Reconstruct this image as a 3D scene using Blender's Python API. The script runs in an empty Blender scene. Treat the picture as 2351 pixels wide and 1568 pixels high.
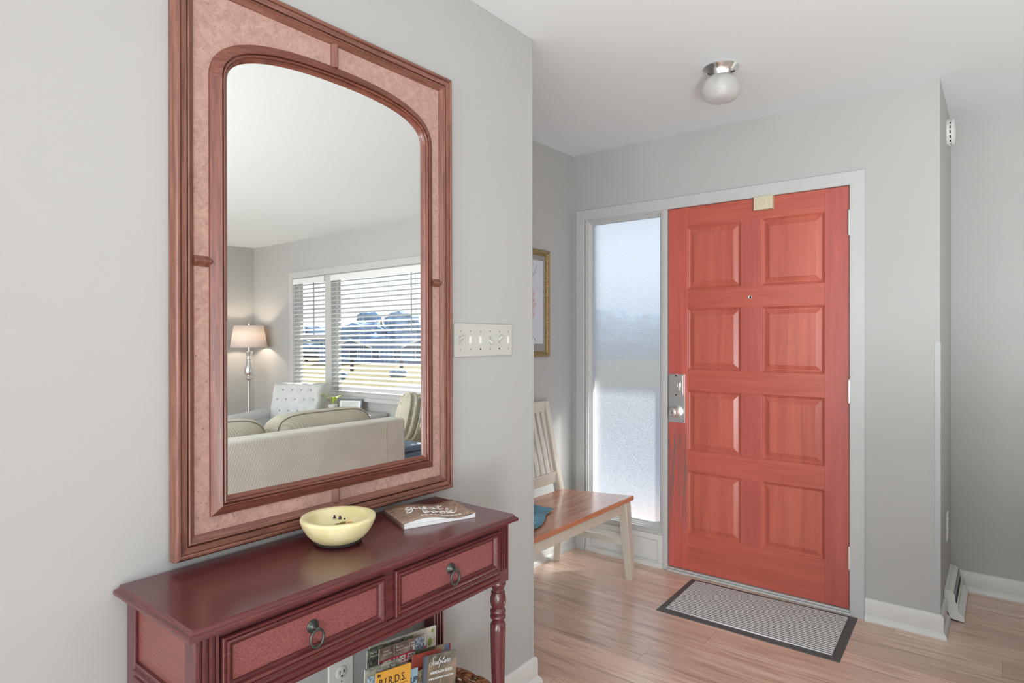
import bpy, bmesh, math, random
from mathutils import Vector, Matrix
random.seed(7)
PI = math.pi
SC = bpy.context.scene
COL = SC.collection

# ------------------------------------------------------------------ camera
CAM_H = 1.3147
YAW = math.radians(38.16)
cd = bpy.data.cameras.new('camera'); cam = bpy.data.objects.new('camera', cd); COL.objects.link(cam)
cam.location = (0, 0, CAM_H)
cam.rotation_euler = (PI/2, 0, YAW - PI/2)
cd.sensor_width = 36.0
cd.lens = 1424.24/2351*36.0
cd.shift_x = -0.00395
cd.shift_y = -0.00502
cd.clip_start = 0.02; cd.clip_end = 400
SC.camera = cam

# ------------------------------------------------------------------ light
SC.view_settings.view_transform = 'Standard'
SC.view_settings.look = 'None'
SC.view_settings.gamma = 1.0
SC.view_settings.use_curve_mapping = False
SC.view_settings.exposure = 0.26
world = bpy.data.worlds.new('sky'); SC.world = world; world.use_nodes = True
wn = world.node_tree.nodes; wl = world.node_tree.links; wn.clear()
wo = wn.new('ShaderNodeOutputWorld'); wb = wn.new('ShaderNodeBackground')
wtc = wn.new('ShaderNodeTexCoord'); wsx = wn.new('ShaderNodeSeparateXYZ'); wcr = wn.new('ShaderNodeValToRGB')
wl.new(wtc.outputs['Generated'], wsx.inputs[0]); wl.new(wsx.outputs['Z'], wcr.inputs[0])
wcr.color_ramp.elements[0].position = 0.0; wcr.color_ramp.elements[0].color = (1.0, 1.0, 1.0, 1)
wcr.color_ramp.elements[1].position = 0.7; wcr.color_ramp.elements[1].color = (0.62, 0.78, 1.0, 1)
wl.new(wcr.outputs[0], wb.inputs[0]); wb.inputs[1].default_value = 1.05
wl.new(wb.outputs[0], wo.inputs[0])

def lamp(name, kind, loc, energy, color=(1, 1, 1), aim=None, **kw):
    l = bpy.data.lights.new(name, kind); o = bpy.data.objects.new(name, l); COL.objects.link(o)
    l.energy = energy; l.color = color; o.location = loc
    if aim is not None:
        o.rotation_euler = Vector(aim).to_track_quat('-Z', 'Y').to_euler()
    for k, v in kw.items(): setattr(l, k, v)
    return o
# low morning sun in front of the house
lamp('sun', 'SUN', (12, -6, 9), 12.0, (1.0, 0.94, 0.84), aim=(-0.62, 0.52, -0.50), angle=math.radians(1.0))
# added area lamps outside unseen wall openings, filling the room in place of daylight
COOL = (0.875, 0.955, 1.0)
lamp('fill_back_opening', 'AREA', (-3.9, -1.5, 1.35), 115, COOL, aim=(1, 0, -.30), shape='RECTANGLE', size=4.6, size_y=1.7)
lamp('fill_far_opening', 'AREA', (-0.3, -4.9, 1.40), 10, COOL, aim=(0, 1, -.35), shape='RECTANGLE', size=4.4, size_y=1.5)
lamp('fill_left_opening', 'AREA', (-2.25, 2.0, .9), 150, COOL, aim=(0.25, -1, 0.9), shape='RECTANGLE', size=2.2, size_y=1.7)  # added behind the left wall to brighten sofa back and ceiling
# added fill spot without a fixture behind the camera, washing the ceiling
lamp('ceiling_fill_spot', 'SPOT', (-1.2, -1.2, .50), 310, COOL, aim=(1.8, 0.45, 1.0), spot_size=math.radians(105), spot_blend=1.0, shadow_soft_size=.35)

# ------------------------------------------------------------------ materials
def newmat(name):
    m = bpy.data.materials.new(name); m.use_nodes = True
    nt = m.node_tree; p = nt.nodes['Principled BSDF']
    return m, nt, p
def coords(nt, scale=(1, 1, 1), rot=(0, 0, 0)):
    tc = nt.nodes.new('ShaderNodeTexCoord'); mp = nt.nodes.new('ShaderNodeMapping')
    mp.inputs['Scale'].default_value = scale; mp.inputs['Rotation'].default_value = rot
    nt.links.new(tc.outputs['Object'], mp.inputs[0]); return mp
def noise(nt, vec, scale, detail=4, rough=0.55, dist=0.0):
    n = nt.nodes.new('ShaderNodeTexNoise'); n.inputs['Scale'].default_value = scale
    n.inputs['Detail'].default_value = detail; n.inputs['Roughness'].default_value = rough
    n.inputs['Distortion'].default_value = dist
    nt.links.new(vec.outputs[0], n.inputs['Vector']); return n
def ramp(nt, fac, stops):
    r = nt.nodes.new('ShaderNodeValToRGB'); e = r.color_ramp.elements
    while len(e) < len(stops): e.new(0.5)
    for el, (p, c) in zip(e, stops):
        el.position = p; el.color = (*c, 1)
    nt.links.new(fac, r.inputs[0]); return r
def mixc(nt, fac, a, b, mode='MIX'):
    m = nt.nodes.new('ShaderNodeMixRGB'); m.blend_type = mode
    for i, v in ((0, fac), (1, a), (2, b)):
        if hasattr(v, 'links'): nt.links.new(v, m.inputs[i])
        elif i == 0: m.inputs[0].default_value = v
        else: m.inputs[i].default_value = (*v, 1)
    return m
def bump(nt, p, height, strength=0.2, dist=0.002):
    b = nt.nodes.new('ShaderNodeBump'); b.inputs['Strength'].default_value = strength; b.inputs['Distance'].default_value = dist
    nt.links.new(height, b.inputs['Height']); nt.links.new(b.outputs[0], p.inputs['Normal']); return b
def srgb(r, g, b):
    f = lambda c: (c/255/12.92) if c/255 <= 0.04045 else ((c/255+0.055)/1.055)**2.4
    return (f(r), f(g), f(b))
MATS = {}
def basic(name, col, rough=0.5, metal=0.0, var=0.0, vscale=6, bs=0.0, bscale=200, bdist=0.001, spec=0.5, coat=0.0):
    if name in MATS: return MATS[name]
    m, nt, p = newmat(name)
    p.inputs['Roughness'].default_value = rough; p.inputs['Metallic'].default_value = metal
    p.inputs['Specular IOR Level'].default_value = spec
    p.inputs['Coat Weight'].default_value = coat; p.inputs['Coat Roughness'].default_value = 0.15
    mp = coords(nt)
    n = noise(nt, mp, vscale, 3)
    lo = tuple(c*(1-var) for c in col); hi = tuple(min(1, c*(1+var)) for c in col)
    r = ramp(nt, n.outputs[0], [(0.3, lo), (0.7, hi)])
    nt.links.new(r.outputs[0], p.inputs['Base Color'])
    if bs > 0:
        nb = noise(nt, mp, bscale, 2); bump(nt, p, nb.outputs[0], bs, bdist)
    MATS[name] = m; return m
def wood(name, dark, light, axis='x', grain=40, rough=0.35, coat=0.0, bs=0.1, spots=0.0, spread=(0.32, 0.68), stretch=14, mul=0.25):
    if name in MATS: return MATS[name]
    m, nt, p = newmat(name)
    sc = {'x': (1, stretch, stretch), 'y': (stretch, 1, stretch), 'z': (stretch, stretch, 1)}[axis]
    mp = coords(nt, sc)
    n = noise(nt, mp, grain/stretch*1.2, 6, 0.6, 0.6)
    n2 = noise(nt, mp, grain/4, 3, 0.5, 0.2)
    mid = tuple((a+b)/2 for a, b in zip(dark, light))
    r = ramp(nt, n.outputs[0], [(spread[0], dark), (0.5, mid), (spread[1], light)])
    r2 = ramp(nt, n2.outputs[0], [(0.35, (0.78, 0.78, 0.78)), (0.6, (1, 1, 1))])
    c = mixc(nt, mul, r.outputs[0], r2.outputs[0], 'MULTIPLY').outputs[0]
    if spots > 0:
        mp2 = coords(nt); v = nt.nodes.new('ShaderNodeTexVoronoi'); v.inputs['Scale'].default_value = 130
        nt.links.new(mp2.outputs[0], v.inputs['Vector'])
        rs = ramp(nt, v.outputs['Distance'], [(0.10, (0.18, 0.14, 0.13)), (0.17, (1, 1, 1))])
        c = mixc(nt, spots, c, rs.outputs[0], 'MULTIPLY').outputs[0]
    nt.links.new(c, p.inputs['Base Color'])
    p.inputs['Roughness'].default_value = rough
    p.inputs['Coat Weight'].default_value = coat; p.inputs['Coat Roughness'].default_value = 0.2
    if bs > 0: bump(nt, p, n.outputs[0], bs, 0.001)
    MATS[name] = m; return m

M_WALL = basic('wall_paint', (0.46, 0.456, 0.444), 0.75, var=0.015, vscale=1.5, bs=0.06, bscale=260, spec=0.2)
M_CEIL = basic('ceiling_paint', (0.80, 0.85, 0.87), 0.85, var=0.01, vscale=1.0, spec=0.1)
M_TRIM = basic('trim_paint', (0.52, 0.52, 0.51), 0.4, var=0.02, vscale=8)
M_BASE = basic('baseboard_paint', (0.66, 0.65, 0.63), 0.4, var=0.03, vscale=10)
M_PLASTIC = basic('white_plastic', (0.74, 0.735, 0.71), 0.35, var=0.01)
M_HEATER = basic('heater_enamel', (0.72, 0.71, 0.68), 0.35, var=0.02)
M_BLACK = basic('black_gap', (0.012, 0.012, 0.012), 0.7)
M_GREYMET = basic('grey_fins', (0.28, 0.28, 0.29), 0.45, metal=0.5)
M_NICKEL = basic('satin_nickel', (0.80, 0.775, 0.74), 0.34, metal=0.85, var=0.03)
M_CHROME = basic('brushed_steel', (0.72, 0.72, 0.72), 0.22, metal=1.0, var=0.03)
M_PEWTER = basic('dark_pewter', (0.085, 0.095, 0.085), 0.38, metal=0.75, var=0.3, vscale=60)

# mirror frame woods
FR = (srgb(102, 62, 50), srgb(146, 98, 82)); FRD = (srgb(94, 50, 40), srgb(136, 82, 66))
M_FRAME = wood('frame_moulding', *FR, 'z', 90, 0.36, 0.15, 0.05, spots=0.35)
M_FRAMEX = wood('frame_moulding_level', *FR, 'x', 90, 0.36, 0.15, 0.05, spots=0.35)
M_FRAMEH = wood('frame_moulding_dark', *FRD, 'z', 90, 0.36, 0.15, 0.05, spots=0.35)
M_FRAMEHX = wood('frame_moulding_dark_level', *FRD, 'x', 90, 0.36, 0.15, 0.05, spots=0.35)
def burl():
    m, nt, p = newmat('burl_veneer')
    mp = coords(nt)
    n = noise(nt, mp, 60, 6, 0.65, 0.8)
    r = ramp(nt, n.outputs[0], [(0.25, srgb(158, 119, 110)), (0.50, srgb(178, 142, 130)), (0.75, srgb(194, 158, 144))])
    w = noise(nt, mp, 48, 2, 0.5, 2.5)
    rw = ramp(nt, w.outputs[0], [(0.475, (1, 1, 1)), (0.50, (0.45, 0.36, 0.36)), (0.525, (1, 1, 1))])
    g = noise(nt, mp, 9, 2)
    rg = ramp(nt, g.outputs[0], [(0.48, (0, 0, 0)), (0.66, (1, 1, 1))])
    c0 = mixc(nt, rg.outputs[0], r.outputs[0], mixc(nt, 0.75, r.outputs[0], rw.outputs[0], 'MULTIPLY').outputs[0])
    v = nt.nodes.new('ShaderNodeTexVoronoi'); v.inputs['Scale'].default_value = 60
    nt.links.new(mp.outputs[0], v.inputs['Vector'])
    rv = ramp(nt, v.outputs['Distance'], [(0.06, (0.2, 0.14, 0.14)), (0.11, (1, 1, 1))])
    c = mixc(nt, 0.7, c0.outputs[0], rv.outputs[0], 'MULTIPLY')
    nt.links.new(c.outputs[0], p.inputs['Base Color'])
    p.inputs['Roughness'].default_value = 0.36; p.inputs['Coat Weight'].default_value = 0.1
    bump(nt, p, w.outputs[0], 0.06, 0.0008)
    return m
M_BURL = burl()
m, nt, p = newmat('mirror_silver'); p.inputs['Metallic'].default_value = 1; p.inputs['Roughness'].default_value = 0.0
p.inputs['Base Color'].default_value = (0.93, 0.945, 0.93, 1); M_MIRROR = m

# console woods
M_MAHOG = wood('mahogany', srgb(76, 30, 33), srgb(104, 46, 47), 'x', 160, 0.27, 0.4, 0.012)
M_MAHOGV = wood('mahogany_upright', srgb(74, 30, 34), srgb(100, 46, 49), 'z', 160, 0.27, 0.4, 0.012)
M_MAHOGE = wood('mahogany_edge', srgb(76, 30, 33), srgb(104, 46, 47), 'y', 160, 0.27, 0.4, 0.012)
M_MAHOGY = wood('mahogany_side', srgb(112, 62, 58), srgb(134, 80, 74), 'y', 120, 0.4, 0.15, 0.01)
M_MAHOGP = wood('mahogany_panel', srgb(96, 44, 46), srgb(160, 94, 92), 'x', 700, 0.36, 0.2, 0.25, stretch=3)
# door
M_DOORV = wood('door_cedar_upright', srgb(166, 78, 70), srgb(192, 98, 88), 'z', 26, 0.38, 0.1, 0.04, spread=(0.25, 0.75), stretch=18)
M_DOORH = wood('door_cedar_level', srgb(172, 80, 66), srgb(198, 102, 84), 'y', 26, 0.38, 0.1, 0.04, spread=(0.25, 0.75), stretch=18)
M_DOORP = wood('door_cedar_panel', srgb(168, 78, 66), srgb(206, 112, 92), 'z', 16, 0.36, 0.1, 0.03, spread=(0.2, 0.8), stretch=22)
def worn():
    m, nt, p = newmat('door_cedar_worn')
    mp = coords(nt, (18, 18, 1)); n = noise(nt, mp, 1.8, 6, 0.6, 0.6)
    r = ramp(nt, n.outputs[0], [(0.25, srgb(176, 78, 68)), (0.75, srgb(206, 104, 92))])
    mq = coords(nt); sx = nt.nodes.new('ShaderNodeSeparateXYZ'); nt.links.new(mq.outputs[0], sx.inputs[0])
    hz = nt.nodes.new('ShaderNodeMapRange'); hz.inputs[1].default_value = 0.82; hz.inputs[2].default_value = 0.70
    nt.links.new(sx.outputs['Z'], hz.inputs[0])
    lz = nt.nodes.new('ShaderNodeMapRange'); lz.inputs[1].default_value = 0.12; lz.inputs[2].default_value = 0.40
    nt.links.new(sx.outputs['Z'], lz.inputs[0])
    mu = nt.nodes.new('ShaderNodeMath'); mu.operation = 'MULTIPLY'
    nt.links.new(hz.outputs[0], mu.inputs[0]); nt.links.new(lz.outputs[0], mu.inputs[1])
    ms = coords(nt, (120, 120, 5)); s = noise(nt, ms, 1.0, 4)
    rs = ramp(nt, s.outputs[0], [(0.42, (0, 0, 0)), (0.58, (0.85, 0.85, 0.85))])
    mm = nt.nodes.new('ShaderNodeMath'); mm.operation = 'MULTIPLY'
    nt.links.new(mu.outputs[0], mm.inputs[0]); nt.links.new(rs.outputs[0], mm.inputs[1])
    c = mixc(nt, mm.outputs[0], r.outputs[0], srgb(112, 100, 98))
    nt.links.new(c.outputs[0], p.inputs['Base Color']); p.inputs['Roughness'].default_value = 0.45
    bump(nt, p, s.outputs[0], 0.15, 0.001)
    return m
M_DOORW = worn()

def floor_mat():
    m, nt, p = newmat('laminate_planks')
    mp = coords(nt, (1, 1, 1), (0, 0, PI/2))
    sp_ = nt.nodes.new('ShaderNodeSeparateXYZ'); nt.links.new(mp.outputs[0], sp_.inputs[0])
    dv = nt.nodes.new('ShaderNodeMath'); dv.operation = 'DIVIDE'; dv.inputs[1].default_value = 0.152; nt.links.new(sp_.outputs['Y'], dv.inputs[0])
    fl_ = nt.nodes.new('ShaderNodeMath'); fl_.operation = 'FLOOR'; nt.links.new(dv.outputs[0], fl_.inputs[0])
    wn_ = nt.nodes.new('ShaderNodeTexWhiteNoise'); wn_.noise_dimensions = '1D'; nt.links.new(fl_.outputs[0], wn_.inputs['W'])
    ml = nt.nodes.new('ShaderNodeMath'); ml.operation = 'MULTIPLY_ADD'; ml.inputs[1].default_value = 1.22
    nt.links.new(wn_.outputs['Value'], ml.inputs[0]); nt.links.new(sp_.outputs['X'], ml.inputs[2])
    cb = nt.nodes.new('ShaderNodeCombineXYZ'); nt.links.new(ml.outputs[0], cb.inputs['X']); nt.links.new(sp_.outputs['Y'], cb.inputs['Y'])
    b = nt.nodes.new('ShaderNodeTexBrick'); nt.links.new(cb.outputs[0], b.inputs['Vector'])
    b.inputs['Scale'].default_value = 1; b.inputs['Brick Width'].default_value = 1.22; b.inputs['Row Height'].default_value = 0.152
    b.inputs['Mortar Size'].default_value = 0.0009; b.inputs['Mortar Smooth'].default_value = 0.3; b.inputs['Bias'].default_value = 0.0
    b.offset = 0.0
    b.inputs['Color1'].default_value = (0.0, 0.0, 0.0, 1); b.inputs['Color2'].default_value = (1, 1, 1, 1); b.inputs['Mortar'].default_value = (0.5, 0.5, 0.5, 1)
    mg = coords(nt, (22, 1.4, 1))
    addv = nt.nodes.new('ShaderNodeVectorMath'); addv.operation = 'MULTIPLY_ADD'
    nt.links.new(b.outputs['Color'], addv.inputs[0]); addv.inputs[1].default_value = (13, 7, 0); nt.links.new(mg.outputs[0], addv.inputs[2])
    n = noise(nt, addv, 1.6, 8, 0.62, 0.9)
    r = ramp(nt, n.outputs[0], [(0.28, srgb(178, 146, 128)), (0.5, srgb(222, 190, 170)), (0.72, srgb(238, 214, 196))])
    hs = ramp(nt, b.outputs['Color'], [(0.0, (0.86, 0.85, 0.84)), (1.0, (1.06, 1.05, 1.04))])
    c1 = mixc(nt, 1.0, r.outputs[0], hs.outputs[0], 'MULTIPLY')
    inv = ramp(nt, b.outputs['Fac'], [(0.0, (1, 1, 1)), (1.0, (0.45, 0.42, 0.4))])
    c2 = mixc(nt, 1.0, c1.outputs[0], inv.outputs[0], 'MULTIPLY')
    nt.links.new(c2.outputs[0], p.inputs['Base Color'])
    rr = ramp(nt, n.outputs[0], [(0.3, (0.36, 0.36, 0.36)), (0.7, (0.24, 0.24, 0.24))])
    nt.links.new(rr.outputs[0], p.inputs['Roughness'])
    p.inputs['Coat Weight'].default_value = 0.35; p.inputs['Coat Roughness'].default_value = 0.22
    bump(nt, p, n.outputs[0], 0.06, 0.001)
    return m
M_FLOOR = floor_mat()

def glass_clear():
    m, nt, p = newmat('window_glass'); nt.nodes.remove(p)
    o = nt.nodes['Material Output']
    t = nt.nodes.new('ShaderNodeBsdfTransparent'); t.inputs[0].default_value = (0.97, 0.985, 0.98, 1)
    g = nt.nodes.new('ShaderNodeBsdfGlossy'); g.inputs['Roughness'].default_value = 0.02
    mx = nt.nodes.new('ShaderNodeMixShader'); mx.inputs[0].default_value = 0.05
    nt.links.new(t.outputs[0], mx.inputs[1]); nt.links.new(g.outputs[0], mx.inputs[2]); nt.links.new(mx.outputs[0], o.inputs[0])
    return m
M_GLASS = glass_clear()
def glass_obscure():
    m, nt, p = newmat('obscured_glass')
    o = nt.nodes['Material Output']
    p.inputs['Transmission Weight'].default_value = 1; p.inputs['Roughness'].default_value = 0.30
    p.inputs['IOR'].default_value = 1.35; p.inputs['Base Color'].default_value = (0.84, 0.90, 0.96, 1)
    mp = coords(nt); n = noise(nt, mp, 210, 2, 0.6); bump(nt, p, n.outputs[0], 0.5, 0.003)
    tl = nt.nodes.new('ShaderNodeBsdfTranslucent'); tl.inputs[0].default_value = (0.62, 0.66, 0.72, 1)
    tr = nt.nodes.new('ShaderNodeBsdfTransparent'); tr.inputs[0].default_value = (0.86, 0.91, 0.95, 1)
    rn = ramp(nt, n.outputs[0], [(0.38, (0.04, 0.04, 0.04)), (0.62, (0.22, 0.22, 0.22))])
    m1 = nt.nodes.new('ShaderNodeMixShader')
    nt.links.new(rn.outputs[0], m1.inputs[0])
    nt.links.new(p.outputs[0], m1.inputs[1]); nt.links.new(tl.outputs[0], m1.inputs[2])
    m2 = nt.nodes.new('ShaderNodeMixShader'); m2.inputs[0].default_value = 0.36
    nt.links.new(m1.outputs[0], m2.inputs[1]); nt.links.new(tr.outputs[0], m2.inputs[2])
    nt.links.new(m2.outputs[0], o.inputs[0])
    return m
M_OBSC = glass_obscure()

# ------------------------------------------------------------------ mesh helpers
OFF = {}
class MB:
    def __init__(s): s.v = []; s.f = []
    def add(s, vs, fs):
        o = len(s.v); s.v += [tuple(map(float, p)) for p in vs]; s.f += [tuple(i+o for i in f) for f in fs]; return s
    def box(s, x0, x1, y0, y1, z0, z1):
        return s.add([(x0,y0,z0),(x1,y0,z0),(x1,y1,z0),(x0,y1,z0),(x0,y0,z1),(x1,y0,z1),(x1,y1,z1),(x0,y1,z1)],
                     [(0,3,2,1),(4,5,6,7),(0,1,5,4),(1,2,6,5),(2,3,7,6),(3,0,4,7)])
    def beam(s, a, b, wa, wb=None, up=(0,0,1), ratio=1.0):
        """square tapered bar from a to b; wa, wb widths"""
        wb = wa if wb is None else wb
        a, b = Vector(a), Vector(b); d = (b-a).normalized(); u = Vector(up)
        if abs(d.dot(u)) > 0.95: u = Vector((0, 1, 0))
        r = d.cross(u).normalized(); u = r.cross(d).normalized()
        vs = []
        for p, w in ((a, wa), (b, wb)):
            for i, j in ((-1,-1),(1,-1),(1,1),(-1,1)): vs.append(p + r*i*w/2 + u*j*w/2*ratio)
        return s.add(vs, [(0,3,2,1),(4,5,6,7),(0,1,5,4),(1,2,6,5),(2,3,7,6),(3,0,4,7)])
    def prism(s, pts, fn, d0, d1):
        """extrude polygon pts (a,b) between depths d0,d1 with fn(a,b,d)->xyz"""
        n = len(pts); vs = [fn(a, b, d0) for a, b in pts] + [fn(a, b, d1) for a, b in pts]
        fs = [tuple(range(n))[::-1], tuple(range(n, 2*n))] + [(i, (i+1) % n, n+(i+1) % n, n+i) for i in range(n)]
        return s.add(vs, fs)
    def lathe(s, prof, c=(0,0,0), seg=32, axis='z', flutes=None, sx=1.0, sy=1.0):
        """prof: (r, h) list. axis z/x/y. flutes(h,ang)->radius scale"""
        vs, fs = [], []
        for r, h in prof:
            for k in range(seg):
                a = 2*PI*k/seg; q = r*(flutes(h, a) if flutes else 1)
                u, w = q*math.cos(a)*sx, q*math.sin(a)*sy
                P = {'z': (u, w, h), 'x': (h, u, w), 'y': (u, h, w)}[axis]
                vs.append((P[0]+c[0], P[1]+c[1], P[2]+c[2]))
        m = len(prof)
        for i in range(m-1):
            for k in range(seg):
                k2 = (k+1) % seg; fs.append((i*seg+k, i*seg+k2, (i+1)*seg+k2, (i+1)*seg+k))
        if prof[0][0] > 1e-6: fs.append(tuple(range(seg))[::-1])
        if prof[-1][0] > 1e-6: fs.append(tuple((m-1)*seg+k for k in range(seg)))
        return s.add(vs, fs)
    def shell(s, prof, c=(0,0,0), seg=32):
        """lathe without caps"""
        vs, fs = [], []
        for r, h in prof:
            for k in range(seg):
                a = 2*PI*k/seg; vs.append((c[0]+r*math.cos(a), c[1]+r*math.sin(a), c[2]+h))
        for i in range(len(prof)-1):
            for k in range(seg):
                k2 = (k+1) % seg; fs.append((i*seg+k, i*seg+k2, (i+1)*seg+k2, (i+1)*seg+k))
        return s.add(vs, fs)
    def tube(s, pts, r, seg=8, closed=False, rads=None):
        pts = [Vector(p) for p in pts]; n = len(pts); vs, fs = [], []
        ref = None
        for i in range(n):
            a = pts[i-1] if (i > 0 or closed) else pts[i]; b = pts[(i+1) % n] if (i < n-1 or closed) else pts[i]
            d = (b-a).normalized()
            if ref is None:
                ref = Vector((0,0,1)) if abs(d.z) < 0.9 else Vector((1,0,0))
            u = (ref - d*ref.dot(d)).normalized(); ref = u; w = d.cross(u)
            q = rads[i] if rads else r
            for k in range(seg):
                t = 2*PI*k/seg; vs.append(pts[i] + u*q*math.cos(t) + w*q*math.sin(t))
        for i in range(n if closed else n-1):
            j = (i+1) % n
            for k in range(seg):
                k2 = (k+1) % seg; fs.append((i*seg+k, i*seg+k2, j*seg+k2, j*seg+k))
        if not closed: fs += [tuple(range(seg))[::-1], tuple((n-1)*seg+k for k in range(seg))]
        return s.add(vs, fs)
    def sweep(s, path, prof, fn, closed=True, cap=True, loop=False, only=None):
        """sweep profile (inset u, depth d) along 2-D path (a,b); inset to the left of travel, mitred"""
        n = len(path); P = [Vector(p) for p in path]; vs, fs = [], []
        for i in range(n):
            if closed or 0 < i < n-1:
                e1 = (P[i]-P[i-1]).normalized(); e2 = (P[(i+1) % n]-P[i]).normalized()
            elif i == 0: e1 = e2 = (P[1]-P[0]).normalized()
            else: e1 = e2 = (P[i]-P[i-1]).normalized()
            n1 = Vector((-e1.y, e1.x)); n2 = Vector((-e2.y, e2.x)); m = (n1+n2)/(1+n1.dot(n2))
            for u, d in prof:
                q = P[i]+m*u; vs.append(fn(q.x, q.y, d))
        k = len(prof)
        for i in range(n if closed else n-1):
            if only is not None and i not in only: continue
            j = (i+1) % n
            for t in range(k if loop else k-1):
                t2 = (t+1) % k
                fs.append((i*k+t, j*k+t, j*k+t2, i*k+t2))
        if not closed and cap:
            fs += [tuple(range(k)), tuple((n-1)*k+t for t in range(k))[::-1]]
        return s.add(vs, fs)
    def poly(s, pts): return s.add(pts, [tuple(range(len(pts)))])
    def grid(s, nx, ny, fn, thick=None):
        vs = [fn(i/nx, j/ny) for j in range(ny+1) for i in range(nx+1)]
        fs = [(j*(nx+1)+i, j*(nx+1)+i+1, (j+1)*(nx+1)+i+1, (j+1)*(nx+1)+i) for j in range(ny) for i in range(nx)]
        return s.add(vs, fs)
    def blob(s, c, r, sub=2, fn=None):
        bm = bmesh.new(); bmesh.ops.create_icosphere(bm, subdivisions=sub, radius=1.0)
        vs = []
        for v in bm.verts:
            q = 1.0 if fn is None else fn(v.co)
            vs.append((c[0]+v.co.x*r[0]*q, c[1]+v.co.y*r[1]*q, c[2]+v.co.z*r[2]*q))
        bm.verts.index_update(); fs = [tuple(v.index for v in f.verts) for f in bm.faces]; bm.free()
        return s.add(vs, fs)
    def pillow(s, w, h, t, fn, n=14, pw=2.6, edge=0.0):
        """cushion: w x h face with thickness t bulging; fn maps (a,b,c)->xyz"""
        def side(sg):
            return lambda u, v: fn((u-.5)*w*(1-0.06*(1-abs(2*v-1)**2)*0), (v-.5)*h, sg*(edge + (t/2-edge)*((1-abs(2*u-1)**pw)*(1-abs(2*v-1)**pw))**0.42))
        s.grid(n, n, side(1)); s.grid(n, n, side(-1)); return s

    def build(s, name, mat, parent=None, world=True, smooth=40, bevel=0.0, seg=2, solid=0.0, subd=0, merge=0.0):
        me = bpy.data.meshes.new(name)
        off = OFF.get(parent.name, Vector((0,0,0))) if (parent is not None and world) else Vector((0,0,0))
        me.from_pydata([tuple(Vector(p)-off) for p in s.v], [], s.f)
        bm = bmesh.new(); bm.from_mesh(me)
        if merge > 0: bmesh.ops.remove_doubles(bm, verts=bm.verts, dist=merge)
        lo_ = [v for v in bm.verts if not v.link_faces]
        if lo_: bmesh.ops.delete(bm, geom=lo_, context='VERTS')
        bmesh.ops.recalc_face_normals(bm, faces=bm.faces); bm.to_mesh(me); bm.free()
        if smooth:
            for pl in me.polygons: pl.use_smooth = True
            if smooth < 180: me.set_sharp_from_angle(angle=math.radians(smooth))
        o = bpy.data.objects.new(name, me); COL.objects.link(o)
        if mat is not None: me.materials.append(mat)
        if parent is not None:
            o.parent = parent; OFF[o.name] = OFF.get(parent.name, Vector((0,0,0)))
        else: OFF[o.name] = Vector((0,0,0))
        if solid: md = o.modifiers.new('solid', 'SOLIDIFY'); md.thickness = solid; md.offset = 0
        if bevel: md = o.modifiers.new('bevel', 'BEVEL'); md.width = bevel; md.segments = seg; md.limit_method = 'ANGLE'; md.angle_limit = math.radians(35)
        if subd: md = o.modifiers.new('subd', 'SUBSURF'); md.levels = subd; md.render_levels = subd
        return o

def thing(name, label, cat, loc=(0,0,0), rot=(0,0,0), group=None):
    o = bpy.data.objects.new(name, None); COL.objects.link(o); o.empty_display_size = 0.05
    o.location = loc; o.rotation_euler = rot; OFF[o.name] = Vector(loc)
    o['label'] = label; o['category'] = cat
    if group: o['group'] = group
    return o
def tag(o, label, cat, group=None, kind=None):
    o['label'] = label; o['category'] = cat
    if group: o['group'] = group
    if kind: o['kind'] = kind
    return o
def struct(o, label=None):
    o['kind'] = 'structure'
    if label: o['label'] = label
    return o
def B(x0, x1, y0, y1, z0, z1): return MB().box(x0, x1, y0, y1, z0, z1)
XZ = lambda Y, sgn=-1: (lambda a, b, d: (a, Y+sgn*d, b))          # wall facing -y: depth toward the room
XY = lambda a, b, d: (a, b, d)
def text(name, body, size, mat, parent, mtx, extrude=0.0002, shear=0.0, align='LEFT', spacing=1.0, xs=1.0, off=0.0):
    cu = bpy.data.curves.new(name, 'FONT'); cu.body = body; cu.size = size; cu.extrude = extrude; cu.shear = shear
    cu.align_x = align; cu.space_character = spacing; cu.offset = off; cu.resolution_u = 3
    t = bpy.data.objects.new(name+'_source', cu); COL.objects.link(t)
    dg = bpy.context.evaluated_depsgraph_get()
    me = bpy.data.meshes.new_from_object(t.evaluated_get(dg))
    bpy.data.objects.remove(t); bpy.data.curves.remove(cu)
    me.name = name
    me.transform(mtx @ Matrix.Diagonal((xs, 1, 1, 1)))
    me.materials.clear(); me.materials.append(mat)
    o = bpy.data.objects.new(name, me); COL.objects.link(o); o.parent = parent
    OFF[o.name] = OFF.get(parent.name, Vector((0,0,0)))
    return o

# ------------------------------------------------------------------ room constants
H = 2.44
YM = 1.403      # mirror wall
XM = 1.8893     # its end
YB = 2.1221     # foyer wall behind the bench
XD = 3.2766     # wall with the front door
YC = 0.2177     # short return wall
XF = 3.97       # living room front wall
YL = -4.40      # living room far wall
XB = -3.6       # unseen back wall

# ------------------------------------------------------------------ room shell
struct(B(XB-.1, XF+.12, YL-.1, YB+.12, -.1, 0).build('floor', M_FLOOR, smooth=0))
struct(B(XB-.1, XF+.12, YL-.1, YB+.12, H, H+.1).build('ceiling', M_CEIL, smooth=0))
mb = MB(); mb.box(-1.1, XM, YM, YB, 0, H); mb.box(XB, -1.1, YM, YM+.12, 2.15, H); mb.box(XB, -3.4, YM, YM+.12, 0, 2.15)
struct(mb.build('wall_left', M_WALL, smooth=0, bevel=.004))
struct(B(XM-.1, XD+.1, YB, YB+.12, 0, H).build('wall_foyer', M_WALL, smooth=0))
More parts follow.
